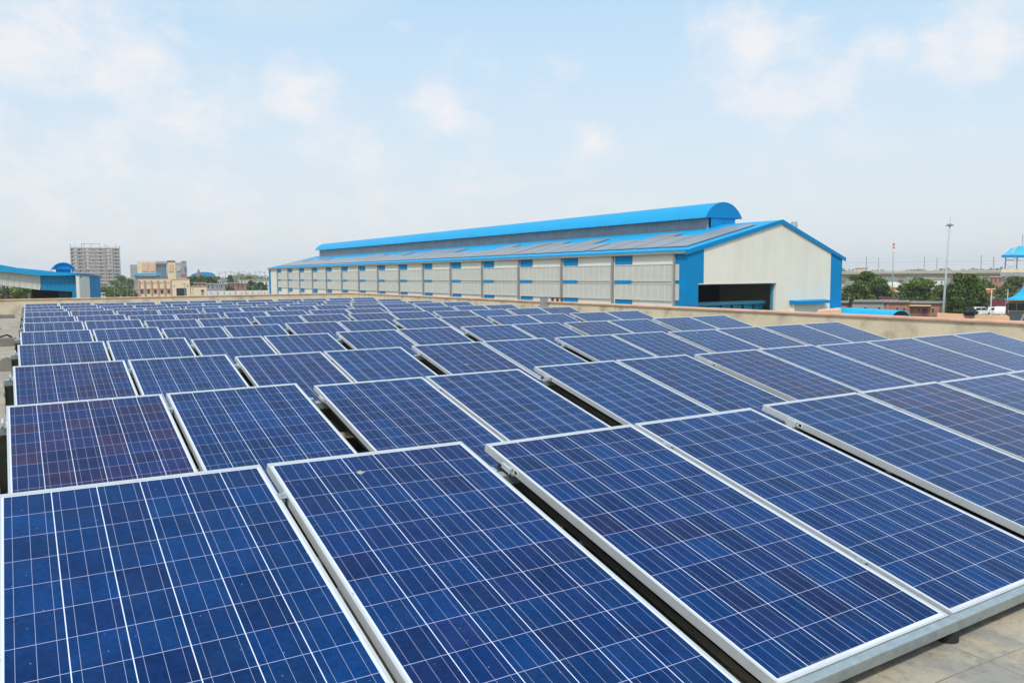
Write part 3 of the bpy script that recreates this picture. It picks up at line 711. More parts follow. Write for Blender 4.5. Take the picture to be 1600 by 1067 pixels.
tree('small green tree standing under the viaduct behind the orange canopies', 1538, 434, 250, 9.0, 6.2, 6, LEAF_B, 4000, .35, group=G1)
tree('yellowish green tree in front of the station building at the right edge', 1586, 431, 200, 9.5, 10.5, 7, LEAF_C, 8000, .32, group=G1, base=.05)
tree('tree with thin olive crown partly hidden behind the light mast', 1470, 445, 190, 7.5, 5.0, 8, LEAF_C, 3000, .3, group=G1)
G2 = 'trees far off at the left'
for i, (px, py, d, h, wd, lf, lab) in enumerate([
    (190, 430, 420, 9.5, 13, LEAF_B, 'green tree mass just right of the unfinished tower block'),
    (206, 436, 400, 7, 9, LEAF_C, 'small olive tree beside the grey wall of the blue canopy'),
    (302, 431, 330, 7.5, 8, LEAF_A, 'dark tree close to the right corner of the peach building roof'),
    (318, 431, 340, 7.2, 10, LEAF_A, 'wide dark tree growing below the temple spire'),
    (338, 432, 350, 7, 9, LEAF_B, 'mid green tree to the right of the temple spire'),
    (361, 430, 310, 7.8, 5.2, LEAF_A, 'tall narrow dark tree in front of the brick houses'),
    (389, 432, 420, 8, 12, LEAF_C, 'pale green tree behind the whitewashed houses'),
    (394, 438, 270, 6.2, 4.8, LEAF_B, 'bright green tree standing in front of the far brick wall'),
    (409, 441, 265, 5.6, 5.2, LEAF_A, 'bushy dark tree beside the far end of the long hall'),
    (359, 447, 280, 3.5, 3.2, LEAF_B, 'small green bush at the foot of the brick wall'),
    (20, 446, 150, 4.4, 8, LEAF_C, 'olive scrub seen under the open canopy at far left'),
    (40, 448, 140, 4.0, 6, LEAF_B, 'green shrub behind the posts of the open canopy')]):
    tree(lab, px, py, d, h, wd, 20 + i, lf, 2600, .0012 * d, group=G2, base=.02)
G3 = 'bushes on the waste ground at the left'
for i, (px, py, d, h, wd, lf, lab) in enumerate([
    (166, 448, 300, 2.6, 6, LEAF_C, 'low olive bush beside the blue corner of the left shed'),
    (186, 451, 260, 2.3, 8, LEAF_B, 'wide green bush on the waste ground left of the peach building'),
    (200, 454, 240, 2.0, 7, LEAF_C, 'pale green bush close to the left wall of the peach building'),
    (176, 456, 225, 1.5, 6, LEAF_B, 'flat dark bush growing low above the far parapet')]):
    tree(lab, px, py, d, h, wd, 50 + i, lf, 1800, .0011 * d, name='bush', cat='bush', group=G3, base=0, trunk=False)

# ------------------------------------------------------------------ buildings drawn on a vertical plane facing the viewer
VH = np.array([FW[0], FW[1], 0]); VH /= np.linalg.norm(VH); LH = np.array([VH[1], -VH[0], 0])
class Facade:
    """a thing whose front stands d metres ahead, its geometry read off the photograph in pixels; local X runs along the front, Y goes back"""
    def __init__(s, name, label, cat, px, d, turn=0.0, group=None):
        o = at(px, 445, d); s.o = np.array([o[0], o[1], GZ]); a = math.atan2(s.o[1] - CAM[1], s.o[0] - CAM[0]) - math.pi / 2 + turn
        s.ex = np.array([math.cos(a), math.sin(a), 0]); s.ey = np.array([-math.sin(a), math.cos(a), 0])
        s.root = thing(name, label, cat, s.o, a, group)
    def xz(s, px, py, back=0.0):
        r = ray(px, py); o = s.o + s.ey * back; k = ((o - CAM) @ s.ey) / (r @ s.ey); p = CAM + r * k - s.o
        return float(p @ s.ex), float(p[2])
    def poly(s, pts, y0, y1, name, mt, parent=None, ground=False):
        P = [s.xz(*q) for q in pts]
        m = MB().prism([(x, y0, z) for x, z in P], (0, y1 - y0, 0)); return m.build(name, mt, parent or s.root)
    def rect(s, x0, y0, x1, y1, ya, yb, name, mt, parent=None, down=False):
        a, zt = s.xz(x0, y0); b, _ = s.xz(x1, y0); _, zb = s.xz((x0 + x1) / 2, y1)
        if down: zb = 0.0
        return MB().box(a, ya, zb, b, yb, zt).build(name, mt, parent or s.root)

# unfinished tower block
F = Facade('tower_block', 'unfinished grey brick tower block with bare concrete frame on its roof', 'tower block', 149, 650)
F.rect(110, 388, 187, 0, 0, 16, 'brick_wall', TOWERM, down=True)
xl, zt = F.xz(110, 388); xr, _ = F.xz(187, 388); fh = zt / 11.0
for i in range(1, 11): MB().box(xl - .2, -.5, zt - (i - .0) * fh - .25, xr + .2, -.02, zt - i * fh + .25).build('floor_slab', SLABM, F.root)
MB().box(xl - .3, -.4, zt + .01, xr + .3, 16.3, zt + .6).build('roof_slab', SLABM, F.root)
wn = None
_pl = MB().box(-.7, -.14, -.1, .7, -.02, 1.5).build('window', WHITEW, F.root); SKYPANE = _pl.data; bpy.data.objects.remove(_pl)  # pale sheets paint the sky showing through open windows
for i in range(10):
    for px in (112.5, 118.5, 124.5, 136.5, 146, 157, 169.5, 174.5, 181, 185):
        if (px in (146,) and i % 3) : continue
        x, _ = F.xz(px, 400); z = zt - (i + .62) * fh
        if wn is None: wn = MB().box(-.55, -.14, 0, .55, -.02, 1.3).build('window', WINDOW, F.root); o = wn
        else: o = copy_tree(wn, F.root)
        o.location = (x, 0, z)
        if i < 6 and px in (118.5, 136.5, 169.5, 174.5): o.data = SKYPANE
for px in (110.5, 120, 131, 147, 163, 175, 186.5):
    x, _ = F.xz(px, 400); MB().box(x - .35, -.75, 0, x + .35, -.52, zt).build('column', SLABM, F.root)
for px, tp in ((110, 381), (117, 382), (127, 380.5), (131, 380.5), (142, 380.5), (155.5, 380.5), (164, 381.5), (168, 383), (181, 381), (187, 384)):
    x, z = F.xz(px, tp); MB().box(x - .25, 2, zt + .62, x + .25, 2.5, z).build('roof_column', SLABM, F.root)
F.rect(127, 380.3, 155.6, 381.3, 2, 2.5, 'roof_beam', SLABM); F.rect(110, 384.8, 187, 385.5, 2.05, 2.45, 'roof_beam', SLABM)

# shopping centre
F = Facade('shopping_centre', 'large cream and grey shopping centre with a dark glass front', 'building', 248, 560)
F.rect(203, 413.5, 214, 0, 2, 20, 'side_block', GREYWALL, down=True)
F.rect(214, 408.3, 243.5, 0, 0, 25, 'cream_block', CREAMY, down=True)
F.rect(221, 410.5, 231, 424, -.5, -.05, 'wall_panel', PEACH); F.rect(233, 410.5, 242, 424, -.5, -.05, 'wall_panel', PEACH)
F.rect(243.6, 408.6, 261, 412.3, -.4, 24, 'portal_beam', GREYWALL); F.rect(243.6, 412.5, 260, 0, 1, 24, 'glass_front', TEAL, down=True)
F.rect(261.1, 410.3, 274, 0, 0, 25, 'cream_block', CREAMY, down=True); F.rect(263, 412.5, 270, 424.5, -.5, -.05, 'wall_panel', PEACH)
F.rect(274.1, 410.5, 291.5, 0, 0, 25, 'grey_block', GREYWALL, down=True)
F.rect(283.5, 408, 291.5, 410.4, 0, 10, 'red_parapet', MALLRED); F.rect(282, 427.5, 291, 431, -.5, -.05, 'red_parapet', MALLRED); F.rect(287.5, 417, 292, 424, -.5, -.05, 'blue_sign', TEAL)
cx, cz = F.xz(278.5, 419.5); m = MB().tube([(cx, -.5, cz), (cx, -.02, cz)], 2.1, 24); m.build('round_panel', SLABM, F.root)
F.rect(261, 407, 274, 410.2, 6, 16, 'roof_garden', LEAF_A)

# blue canopy on a grey block behind the peach building
F = Facade('canopy_building', 'grey building with a flat bright blue canopy roof behind the peach building', 'building', 231, 360)
F.poly([(209.5, 430.6), (252, 429.8), (250.5, 426.6), (211.5, 426.9)], -1.2, 9, 'canopy_roof', CANOPY)
F.rect(209, 431, 250, 0, 0, 8, 'wall', GREYWALL, down=True)

# peach two storey building
F = Facade('peach_building', 'peach flat roofed building with salmon pilasters and a row of small windows', 'building', 270, 210)
F.rect(215.5, 436.8, 268.5, 0, 0, 11, 'wall', CREAMY, down=True)
F.rect(268.6, 436.6, 296, 0, -.5, 10, 'entrance_block', CREAMY, down=True)
F.rect(296.1, 447.8, 322.5, 0, -.2, 8, 'low_wing', CREAMY, down=True)
F.rect(215.3, 436.2, 296.2, 436.9, -.62, -.52, 'parapet_band', PEACH); F.rect(296.1, 447.2, 322.7, 447.9, -.35, -.22, 'parapet_band', PEACH)
F.rect(216, 451, 268, 451.8, -.2, -.02, 'sill_band', SALMON)
for px in (216.8, 225.5, 236, 246.5, 257, 267.5): F.rect(px - .9, 438.2, px + .9, 0, -.35, -.04, 'pilaster', SALMON, down=True)
for px in (222, 232, 242.5, 253, 263.5):
    wv = F.rect(px - 2.6, 452.2, px + 2.3, 458.6, -.12, -.02, 'window', SLABM)
    F.rect(px - 2.1, 452.8, px + 1.8, 458.0, -.16, -.13, 'pane', WINDOW, parent=wv)
F.rect(275.5, 450.5, 291, 0, -.56, -.52, 'doorway', DARK, down=True)
for px in (272, 293): F.rect(px - .8, 446.2, px + .8, 448.2, -.56, -.52, 'vent_hole', DARK)
F.rect(314, 452.6, 318.5, 0, -.28, -.22, 'door', GREYWALL, down=True)
F.rect(314.2, 452.8, 318.4, 455.8, -.34, -.29, 'door_window', WINDOW)

# temple spire, blue shed, houses
F = Facade('temple_spire', 'tapering brown temple spire rising above the far trees', 'temple', 310, 450)
x, zt = F.xz(310, 419.5); m = MB(); prev = None
prof = [(2.6, .0), (2.6, .50), (2.3, .60), (1.9, .72), (1.35, .82), (.8, .89), (.75, .92), (.3, .95), (.1, 1.0)]
for (r0, a0_), (r1, a1_) in zip(prof, prof[1:]): m.tube([(x, 0, zt * a0_), (x, 0, zt * a1_ - .005)], r0 * .6, 8, r1 * .6)
m.build('tower', plain('brown_stone', (0.26, 0.16, 0.11), 0.9, 0, 0.15, 0.6), F.root)
F = Facade('far_shed', 'long distant shed with dull blue curved roof behind the temple spire', 'shed', 318, 620)
F.poly([(298, 432), (299, 429), (306, 426.5), (318, 425), (331, 426), (336, 429), (337, 432)], 0, 30, 'roof', BLUE); F.rect(299, 432, 336, 0, 1, 29, 'wall', GREYWALL, down=True)
for (x0, y0, x1, d, mt, lab) in [(302, 442.5, 322, 300, BRICKF, 'low red brick house beside the peach building wing'), (322, 444, 356, 290, GREYWALL, 'grey unfinished house with a row of openings behind the compound wall'),
                                 (353, 442.5, 376, 300, BRICKF, 'plain red brick house behind the tall narrow tree'), (376, 443, 402, 285, BRICKF, 'long red brick wall house left of the bushy dark tree'),
                                 (370, 437.3, 396, 330, WHITEW, 'long whitewashed house with small windows behind the brick houses'), (396, 438, 420, 340, WHITEW, 'whitewashed house with a pinkish roof next to the far end of the hall'),
                                 (340, 437.5, 349, 320, WHITEW, 'small pale house between two dark trees')]:
    F = Facade('house', lab, 'house', (x0 + x1) / 2, d, group='small houses beyond the compound wall')
    F.rect(x0, y0, x1, 0, 0, 8, 'wall', mt, down=True); F.rect(x0 - .4, y0 - .7, x1 + .4, y0 - .05, -.3, 8.3, 'roof', SLABM if mt is not WHITEW else SALMON)
    nw = 5 if x1 - x0 > 25 else 3
    for i in range(nw):
        px = x0 + (x1 - x0) * (i + .5) / nw; F.rect(px - 1.0, y0 + 2.4, px + 1.0, y0 + 5.6, -.1, -.02, 'window', WINDOW)
F = Facade('small_grey_shed', 'small grey shed with sheet roof right of the blue shed corner', 'shed', 162, 300)
F.rect(156, 443, 167, 0, 0, 6, 'wall', GREYWALL, down=True); F.poly([(155.5, 443), (167.5, 444), (166, 440.8), (156, 440.3)], -.3, 6.3, 'roof', SLABM)
F = Facade('compound_wall', 'long pale compound wall running behind the peach building', 'wall', 300, 255)
F.rect(150, 457.3, 470, 0, 0, .3, 'wall', WHITEW, down=True)
for px in range(152, 470, 9): F.rect(px - .6, 456.6, px + .6, 0, -.15, -.02, 'pier', SLABM, down=True)
F = Facade('compound_wall', 'far white boundary wall across the scrub right of the tower block', 'wall', 190, 440)
F.rect(160, 449.2, 225, 0, 0, .3, 'wall', WHITEW, down=True)

# lamp posts along the fence
lp_first = None
for i, (px, tp, d) in enumerate([(367, 437, 120), (383, 439, 125), (339, 443, 130), (328, 442, 128), (301, 446, 132), (288.5, 442, 118), (266.5, 444, 122), (226, 444, 125), (350, 442, 140), (208, 446, 190), (198, 446, 200), (178, 445, 210), (408, 446, 180), (394, 447, 185)]):
    top = at(px, tp, d)
    o = thing('fence_post', 'thin grey steel post with a short arm in the yard beyond the far parapet', 'post', (top[0], top[1], GZ), R(40 * (i % 3)), 'thin steel posts in the yard')
    h = top[2] - GZ; MB().tube([(0, 0, 0), (0, 0, h)], .07, 6, .05).build('pole', MASTM, o); MB().box(-.04, -.5, h - .25, .04, .5, h - .17).build('arm', MASTM, o)

# far railway masts on the horizon
for i, px in enumerate((343, 352, 360.5, 366, 374, 381, 389, 399, 406, 413)):
    top = at(px, 424.5 - (i % 3), 700)
    o = thing('catenary_mast', 'faint grey railway mast on the horizon left of the long hall', 'mast', (top[0], top[1], GZ), 0, 'railway masts on the horizon')
    h = top[2] - GZ; MB().tube([(0, 0, 0), (0, 0, h)], .22, 5).build('pole', MASTM, o); MB().box(-2.2, -.1, h - 1.4, 2.2, .1, h - 1.15).build('arm', MASTM, o)

# belt of far trees on the horizon
blobs = []; rr = random.Random(77)
for i in range(210):
    px = rr.uniform(-150, 1800); d = rr.uniform(850, 1500); p = at(px, 440, d); hh = rr.uniform(3.5, 7.5)
    blobs.append((p[0], p[1], GZ + hh * .6, rr.uniform(9, 22), rr.uniform(9, 22), hh))
v_, f_ = leaf_cloud(blobs, 42000, 1.5, 5)
tag(mesh_np('far_woodland', v_, f_, LEAF_B), 'belt of hazy far trees along the horizon', 'woodland', kind='stuff')

# ------------------------------------------------------------------ shed at the left
F = Facade('blue_shed', 'open blue and cream metal shed with curved eave and arched roof monitor', 'shed', 60, 72)
F.poly([(-70, 411), (0, 424.0), (62, 430.5), (63, 453.2), (0, 445.3), (-70, 436)], 0, .25, 'cream_cladding', CREAM_R)
F.poly([(62.2, 430.5), (120, 429), (122, 466), (113, 466), (113, 455.5), (64.2, 453.2)], 0, .25, 'blue_cladding', BLUE_R)
F.poly([(-70, 398), (0, 414.5), (30, 420), (62, 425.6), (88, 425.8), (121, 427), (121, 430), (90, 431), (62, 430.4), (0, 423.9), (-70, 410.9)], -.45, .5, 'eave_trim', ROOFBLUE)
F.poly([(-70, 396), (0, 413.5), (30, 419), (85, 424.8), (121, 427), (121, 428), (62, 428), (0, 420), (-70, 405)], .52, 14, 'roof', ROOFBLUE)
F.poly([(28, 418.8), (86, 424.6), (86, 423.9), (30, 418.2)], 3, 9, 'roof_solar_panel', PVROOF)
F.rect(49, 450.0, 116, 0, 4.5, 4.7, 'interior_shade', DARK, down=True)  # sheet with the shed's inner shade put into its colour
F.rect(92, 455, 113, 0, 1.2, 1.4, 'inner_door', plain('dull_green_door', (.03, .07, .08), .6), down=True)
for px in (2, 6, 10): F.rect(px - .8, 444, px + .8, 0, 1 + (px % 3), 1.3 + (px % 3), 'post', POST, down=True)
F.rect(40.5, 457.5, 48, 459, .6, .9, 'gate_frame', POST); F.rect(41, 459, 42.2, 0, .6, .8, 'gate_frame', POST, down=True); F.rect(43.5, 459, 46.5, 0, .5, .9, 'grey_pillar', GREYWALL, down=True)
x0, z0 = F.xz(80, 421.3, 4); x1, _ = F.xz(118, 421.3, 4); _, z1 = F.xz(99, 410.0, 4); cx = (x0 + x1) / 2; hw = (x1 - x0) / 2
A = arch(hw, z0, z1 - z0, 16); B_ = arch(hw - .06, z0, z1 - z0 - .07, 16)
m = MB(); ring = A + B_[::-1]; N = len(ring); n = len(A)
# the barrel roof runs back into the picture
vs = [(cx + x, 4.0, z) for x, z in ring] + [(cx + x, 12, z) for x, z in ring]
fs = [(i, (i + 1) % N, N + (i + 1) % N, N + i) for i in range(N)] + [(i + 1, i, N - 1 - i, N - 2 - i) for i in range(n - 1)] + [(N + i, N + i + 1, N + N - 2 - i, N + N - 1 - i) for i in range(n - 1)]
m.add(vs, fs); m.build('monitor_roof', ROOFBLUE, F.root)
C_ = arch(hw - .07, z0 + .005, z1 - z0 - .085, 16)
m = MB().prism([(cx + x, 4.15, z) for x, z in C_], (0, .1, 0)); m.box(cx - hw * .62, 4.3, z0 - 1.2, cx + hw * .62, 4.4, z0 + .3); m.build('monitor_end', BLUE, F.root)
gx, gz_ = F.xz(124, 429); MB().box(gx - .18, -.45, gz_ - .28, gx + .22, .3, gz_ + .05).build('gutter_box', GUTTER, F.root)
dx_, _ = F.xz(122.3, 440); MB().box(dx_ - .05, -.2, 0, dx_ + .05, -.05, gz_ - .3).build('downpipe', PIPE, F.root)
F2a, F2b = F.xz(123, 429)[0], None
# receding end wall: cream then blue
e0 = at(123.2, 432, 72); e1 = at(156.5, 435.5, 92); em = at(139.6, 434, 81.0)
loc0 = np.array([F.o[0], F.o[1], GZ])
def loc(p): d_ = np.array(p) - loc0; return np.array([d_ @ F.ex, d_ @ F.ey, d_[2]])
def endwall(pa, pb, za, zb, name, mt):
    a, b_ = loc(pa), loc(pb); m = MB().prism([(a[0], a[1], 0), (b_[0], b_[1], 0), (b_[0], b_[1], zb), (a[0], a[1], za)], (-.25, .0, 0)); return m.build(name, mt, F.root)
zA, zM, zB = loc(at(123.2, 430.5, 72))[2], loc(at(139.6, 431.9, 81))[2], loc(at(156.5, 433.6, 92))[2]
endwall(e0, em, zA, zM, 'end_wall', CREAM); endwall(em, e1, zM, zB, 'corner_strip', BLUE)
a, b_ = loc(e0), loc(e1); m = MB().prism([(a[0], a[1] - .1, zA), (b_[0] + .1, b_[1], zB), (b_[0] + .1, b_[1], zB + .22), (a[0], a[1] - .1, zA + .22)], (-.6, .2, 0)); m.build('rake_trim', BLUE, F.root)

# ------------------------------------------------------------------ right hand side beyond the parapet
# arched light blue canopy
a_near = [at(1393, 499, 62), at(1424, 499, 62)]
t_ = thing('arched_canopy', 'light blue barrel roof canopy with dark open end behind the right parapet', 'canopy', ((a_near[0] + a_near[1]) / 2 * [1, 1, 0] + [0, 0, GZ]))
pA, pB = at(1392.5, 496, 62), at(1423.5, 496, 62); base_z = at(1408, 497, 62)[2]; topz = at(1404, 484.8, 62)[2]
back = at(1290, 490, 70); ex = (pB - pA); wdt = np.linalg.norm(ex[:2]); ex = ex / np.linalg.norm(ex); cen = (pA + pB) / 2
axis = np.array([back[0] - cen[0], back[1] - cen[1], 0])
root = np.array(t_.location)
def canopy_ring(hw, h): return arch(hw, 0, h, 18)
A = canopy_ring(wdt / 2, topz - base_z); B_ = canopy_ring(wdt / 2 - .05, topz - base_z - .05); ring = A + B_[::-1]; N = len(ring); n = len(A)
P0 = lambda x, z: cen * [1, 1, 0] + ex * [1, 1, 0] * x + np.array([0, 0, base_z + z]) - root
vs = [P0(x, z) for x, z in ring] + [P0(x, z) + axis for x, z in ring]
fs = [(i, (i + 1) % N, N + (i + 1) % N, N + i) for i in range(N)] + [(i + 1, i, N - 1 - i, N - 2 - i) for i in range(n - 1)] + [(N + i, N + i + 1, N + N - 2 - i, N + N - 1 - i) for i in range(n - 1)]
MB().add(vs, fs).build('barrel_roof', CANOPY, t_, smooth=False)
MB().prism([P0(x, z) + axis * .012 for x, z in B_], axis * .02).build('end_shade', DARK, t_)  # near-black sheet paints the shade inside the open end
for s in (-1, 1):
    for f_ in (.02, .5, .97):
        q = P0(s * (wdt / 2 - .06), 0) + axis * f_; MB().tube([(q[0], q[1], 0), q], .05, 6).build('post', PIPE, t_)
# peach annex roofs
F = Facade('peach_annex', 'low peach coloured annex roof with a sloping top edge by the right parapet', 'building', 1520, 55)
F.poly([(1464.5, 489), (1577, 494), (1579, 520), (1464, 520)], 0, .3, 'parapet', PEACH)
F.rect(1466, 496, 1578, 0, .3, 5, 'wall', PEACH, down=True)
xb, zb = F.xz(1521, 490.5); t_ = thing('black_sack', 'crumpled black sack lying on the wall of the low peach annex', 'sack', F.o + F.ex * xb + np.array([0, 0, zb - .12]))
bm_v, bm_f = [], []
m = MB(); rs = random.Random(2)
import bmesh
bmx = bmesh.new(); bmesh.ops.create_icosphere(bmx, subdivisions=3, radius=.34)
for vv in bmx.verts: vv.co *= 1 + .28 * math.sin(vv.co.x * 13 + 1) * math.cos(vv.co.y * 11) + .12 * math.sin(vv.co.z * 23); vv.co.x *= 1.35; vv.co.z = max(vv.co.z, -.16)
me = bpy.data.meshes.new('sack_body'); bmx.to_mesh(me); bmx.free(); me.materials.append(BLACKW); so = bpy.data.objects.new('sack_body', me); COL.objects.link(so); so.parent = t_; so.location = (0, .15, .16)
F = Facade('peach_ledge', 'small flat peach roof strip at the foot of the hall gable', 'building', 1296, 46)
F.poly([(1277, 487.3), (1285, 485.6), (1314, 484.0), (1314, 500), (1277, 500)], 0, 2.5, 'roof_slab', PEACH); F.rect(1278, 492, 1313.5, 0, .2, 2.3, 'wall', PEACH, down=True)

# brick houses
for (x0, y0, x1, d, mt, lab, wins) in [(1300, 473.5, 1331, 98, BRICK, 'low brown brick house touching the blue corner of the hall', (1310,)),
        (1331, 472, 1381, 96, GREYWALL, 'single storey grey plastered house with stained roof edge', (1352, 1374)),
        (1381, 472.8, 1422, 95, BRICK, 'red brick house with two blocked windows in the middle of the brick row', (1402, 1413)),
        (1422, 474, 1477, 94, BRICK, 'red brick house with a doorway and projecting shade, left of the light mast', (1436, 1458))]:
    F = Facade('brick_house', lab, 'house', (x0 + x1) / 2, d, group='single storey houses behind the arched canopy')
    F.rect(x0 + .1, y0, x1 - .1, 0, 0, 6, 'wall', mt, down=True); F.rect(x0, y0 - 1.3, x1, y0 - .05, -.25, 6.2, 'roof', CONCRETE)
    for px in wins:
        wv = F.rect(px - 2.6, y0 + 7, px + 2.6, y0 + 13, -.06, -.02, 'window', SLABM); F.rect(px - 1.9, y0 + 7.7, px + 1.9, y0 + 12.4, -.10, -.07, 'pane', WINDOW, parent=wv)
    if x0 == 1422: F.rect(1441, y0 + 8, 1449, 0, -.08, -.02, 'door', MAROON, down=True); F.rect(1421, y0 + 2.5, 1455, y0 + 4.0, -.7, -.03, 'sunshade', CREAMY)
    if x0 == 1381: F.rect(1386, y0 + 1.6, 1388.5, 0, -.12, -.02, 'drain_pipe', PIPE, down=True)
q = at(1330, 465.5, 97); t_ = thing('water_tank', 'dark water tank with inlet pipe on the roof of the brown brick house', 'water tank', (q[0], q[1], at(1330, 473, 97)[2]))
MB().tube([(0, 0, 0), (0, 0, .46), (0, 0, .54), (0, 0, .58)], .3, 14).build('drum', CARGLASS, t_); MB().tube([(-.45, 0, 0), (-.45, 0, .75)], .05, 6).build('inlet_pipe', PIPE, t_)
# picket fence before the brick house
F = Facade('picket_fence', 'short dark picket fence in front of the red brick house', 'fence', 1435, 80)
m = MB()
for px in np.arange(1424, 1452, 2.0): a, z = F.xz(px, 491); m.box(a - .03, 0, 0, a + .03, .05, z)
a, z = F.xz(1423, 493.5); b2, _ = F.xz(1463, 493.5); m.box(a, .06, z, b2, .1, z + .08); m.build('pickets', POST, F.root)
# red roofed long coach behind the houses
F = Facade('parked_coach', 'long maroon coach with pale roof edge parked behind the houses', 'coach', 1391, 120)
F.poly([(1374, 465.5), (1405, 466.5), (1405, 472.0), (1376, 472.0)], 0, 2.4, 'body', MAROON); F.poly([(1373, 464.6), (1406, 465.6), (1406, 466.6), (1373, 465.6)], -.06, 2.46, 'roof', MAROON)
for px in range(1378, 1404, 4): F.rect(px - 1.4, 467.8, px + 1.3, 469.8, -.05, -.01, 'window', SLABM)
F.rect(1376.5, 472.1, 1404.5, 0, .4, 2.0, 'undercarriage', TYRE, down=True)

# viaduct with piers, masts and wires
DV = 350.0
F = Facade('viaduct', 'pale concrete railway viaduct running behind the trees at the right', 'viaduct', 1450, DV, turn=0.0)
xA, zA = F.xz(1150, 428.5); xB, zB = F.xz(1640, 425.0); _, zb = F.xz(1450, 431.8); zt = F.xz(1450, 425.6)[1]
m = MB().add([], []); sec = [(-4.2, zt), (-4.3, zt - .45), (-2.2, zb), (2.2, zb), (4.3, zt - .45), (4.2, zt)]
m.prism([(xA, y + 5, z) for y, z in sec], (xB - xA, 0, 0)); m.build('deck', VIADUCT, F.root)
for s in (0.75, 9.25): MB().box(xA, s - .12, zt + .004, xB, s + .12, zt + .75).build('parapet', VIADUCT, F.root)
for px in (1315, 1407, 1489, 1570):
    x, _ = F.xz(px, 440); m = MB(); m.box(x - 1.0, 4.0, 0, x + 1.0, 6.0, zb - 1.5)
    m.prism([(x - 1.0, 2.6, zb - 1.5), (x + 1.0, 2.6, zb - 1.5), (x + 2.2, 2.6, zb - .01), (x - 2.2, 2.6, zb - .01)], (0, 4.8, 0)); m.build('pier', VIADUCT, F.root)
wl = []
for i, (px, tp) in enumerate([(1354, 401), (1373, 403), (1444.7, 400), (1464.3, 402), (1533.5, 399), (1553, 400.5)]):
    b = 9.0 if i % 2 else 1.0
    x, z = F.xz(px, tp, b); q = F.o + F.ex * x + F.ey * b
    t_ = thing('catenary_mast', ['steel railway mast on the viaduct, nearest the blue hall', 'second railway mast from the hall, on the viaduct', 'railway mast on the viaduct above the rounded tree, left one of the pair', 'railway mast on the viaduct just left of the tall light mast', 'railway mast on the viaduct above the shadowy tree', 'railway mast on the viaduct closest to the station roof'][i], 'mast', (q[0], q[1], GZ + zt), math.atan2(F.ex[1], F.ex[0]), 'railway masts on the viaduct')
    h = z - zt; MB().box(-.16, -.16, 0, .16, .16, h).build('pole', MASTM, t_); s = 1 if i % 2 == 0 else -1
    MB().tube([(0, 0, h * .68), (0, s * 2.6, h * .75)], .06, 5).build('arm', MASTM, t_); MB().tube([(0, 0, h * .52), (0, s * 2.6, h * .70)], .05, 5).build('strut', MASTM, t_)
for b, hh, lab in ((3.6, 4.6, 'thin overhead railway wire nearer the hall, strung along the viaduct'), (3.6, 3.3, 'lower overhead contact wire along the viaduct'), (6.4, 4.6, 'thin overhead railway wire on the far side of the viaduct')):
    wv = MB().tube([(xA, b, zt + hh), ((xA + xB) / 2, b, zt + hh - .1), (xB, b, zt + hh)], .035, 5).build('overhead_wire', MASTM); wv.location = tuple(F.o); wv.rotation_euler = (0, 0, math.atan2(F.ex[1], F.ex[0])); tag(wv, lab, 'wire')

# metro station at the right edge
F = Facade('station', 'elevated station with bright blue barrel roof on curved legs at the right edge', 'station', 1600, 300)
pts_o = [(1564.5, 400.2), (1572, 395), (1579, 388.5), (1588, 385.5), (1600, 384.7), (1680, 384), (1680, 400)]
m = MB(); prof_ = [(1564.5, 400.2, 0), (1568, 397.6, .25), (1572, 394.8, .8), (1576, 391.2, 1.5), (1580, 388.2, 2.4), (1585, 386.2, 3.5), (1591, 385.1, 4.8), (1600, 384.6, 6.5)]
vs = []
for (lx, ly, bk) in prof_:
    for px in (lx, 1680):
        x, z = F.xz(px, ly, bk); vs += [(x, bk, z), (x, bk + .1, z - .12)]
fs = []
for i in range(len(prof_) - 1):
    a = i * 4; fs += [(a, a + 2, a + 6, a + 4), (a + 1, a + 5, a + 7, a + 3), (a, a + 4, a + 5, a + 1), (a + 2, a + 3, a + 7, a + 6)]
fs += [(0, 1, 3, 2), (len(vs) - 4, len(vs) - 2, len(vs) - 1, len(vs) - 3)]
m.add(vs, fs); m.build('barrel_roof', CANOPY, F.root)
F.poly([(1565, 398.6), (1680, 398.4), (1680, 402.5), (1565, 402.7)], -.3, -.02, 'roof_fascia', BLUE)
m = MB(); vs = []
for (lx, ly, bk), (xa, xb) in zip(prof_[1:], ((1579.5, 1582.8), (1581, 1584.3), (1583, 1586.3), (1585, 1588.3), (1587.5, 1591), (1590.5, 1594), (1594, 1598))):
    for px in (xa, xb):
        x, z = F.xz(px, ly, bk); vs.append((x, bk - .12, z + .14))
m.add(vs, [(i * 2, i * 2 + 1, i * 2 + 3, i * 2 + 2) for i in range(6)]); m.build('roof_light', SLABM, F.root)
for px in (1571, 1589, 1612, 1635): F.poly([(px - 1.6, 421), (px + .2, 421), (px + 1.5, 402.8), (px - .4, 402.8)], .2, .8, 'leg', plain('purple_blue_steel', (.06, .08, .26), .5))
for (a1, b1, a2, b2) in ((1572, 405, 1589, 408), (1572, 408, 1589, 404), (1573, 419, 1588, 414.5), (1573, 414, 1588, 420), (1590, 407, 1640, 407), (1572, 407.5, 1588, 407.5)):
    x1, z1 = F.xz(a1, b1); x2, z2 = F.xz(a2, b2); MB().tube([(x1, .5, z1), (x2, .5, z2)], .12, 5).build('brace', MASTM, F.root)
F.rect(1565, 420.5, 1680, 425.5, -.5, 9, 'platform_wall', CREAMY); F.rect(1563, 425.6, 1680, 431.5, -.8, 9.4, 'platform_slab', GREYWALL)
F.rect(1566, 431.6, 1568.5, 0, 1, 3, 'pier', VIADUCT, down=True); F.rect(1620, 431.6, 1626, 0, 1, 3, 'pier', VIADUCT, down=True)
q = F.xz(1598, 366); MB().tube([(q[0], 4, F.xz(1598, 386)[1]), (q[0], 4, q[1])], .12, 6).build('antenna', MASTM, F.root)

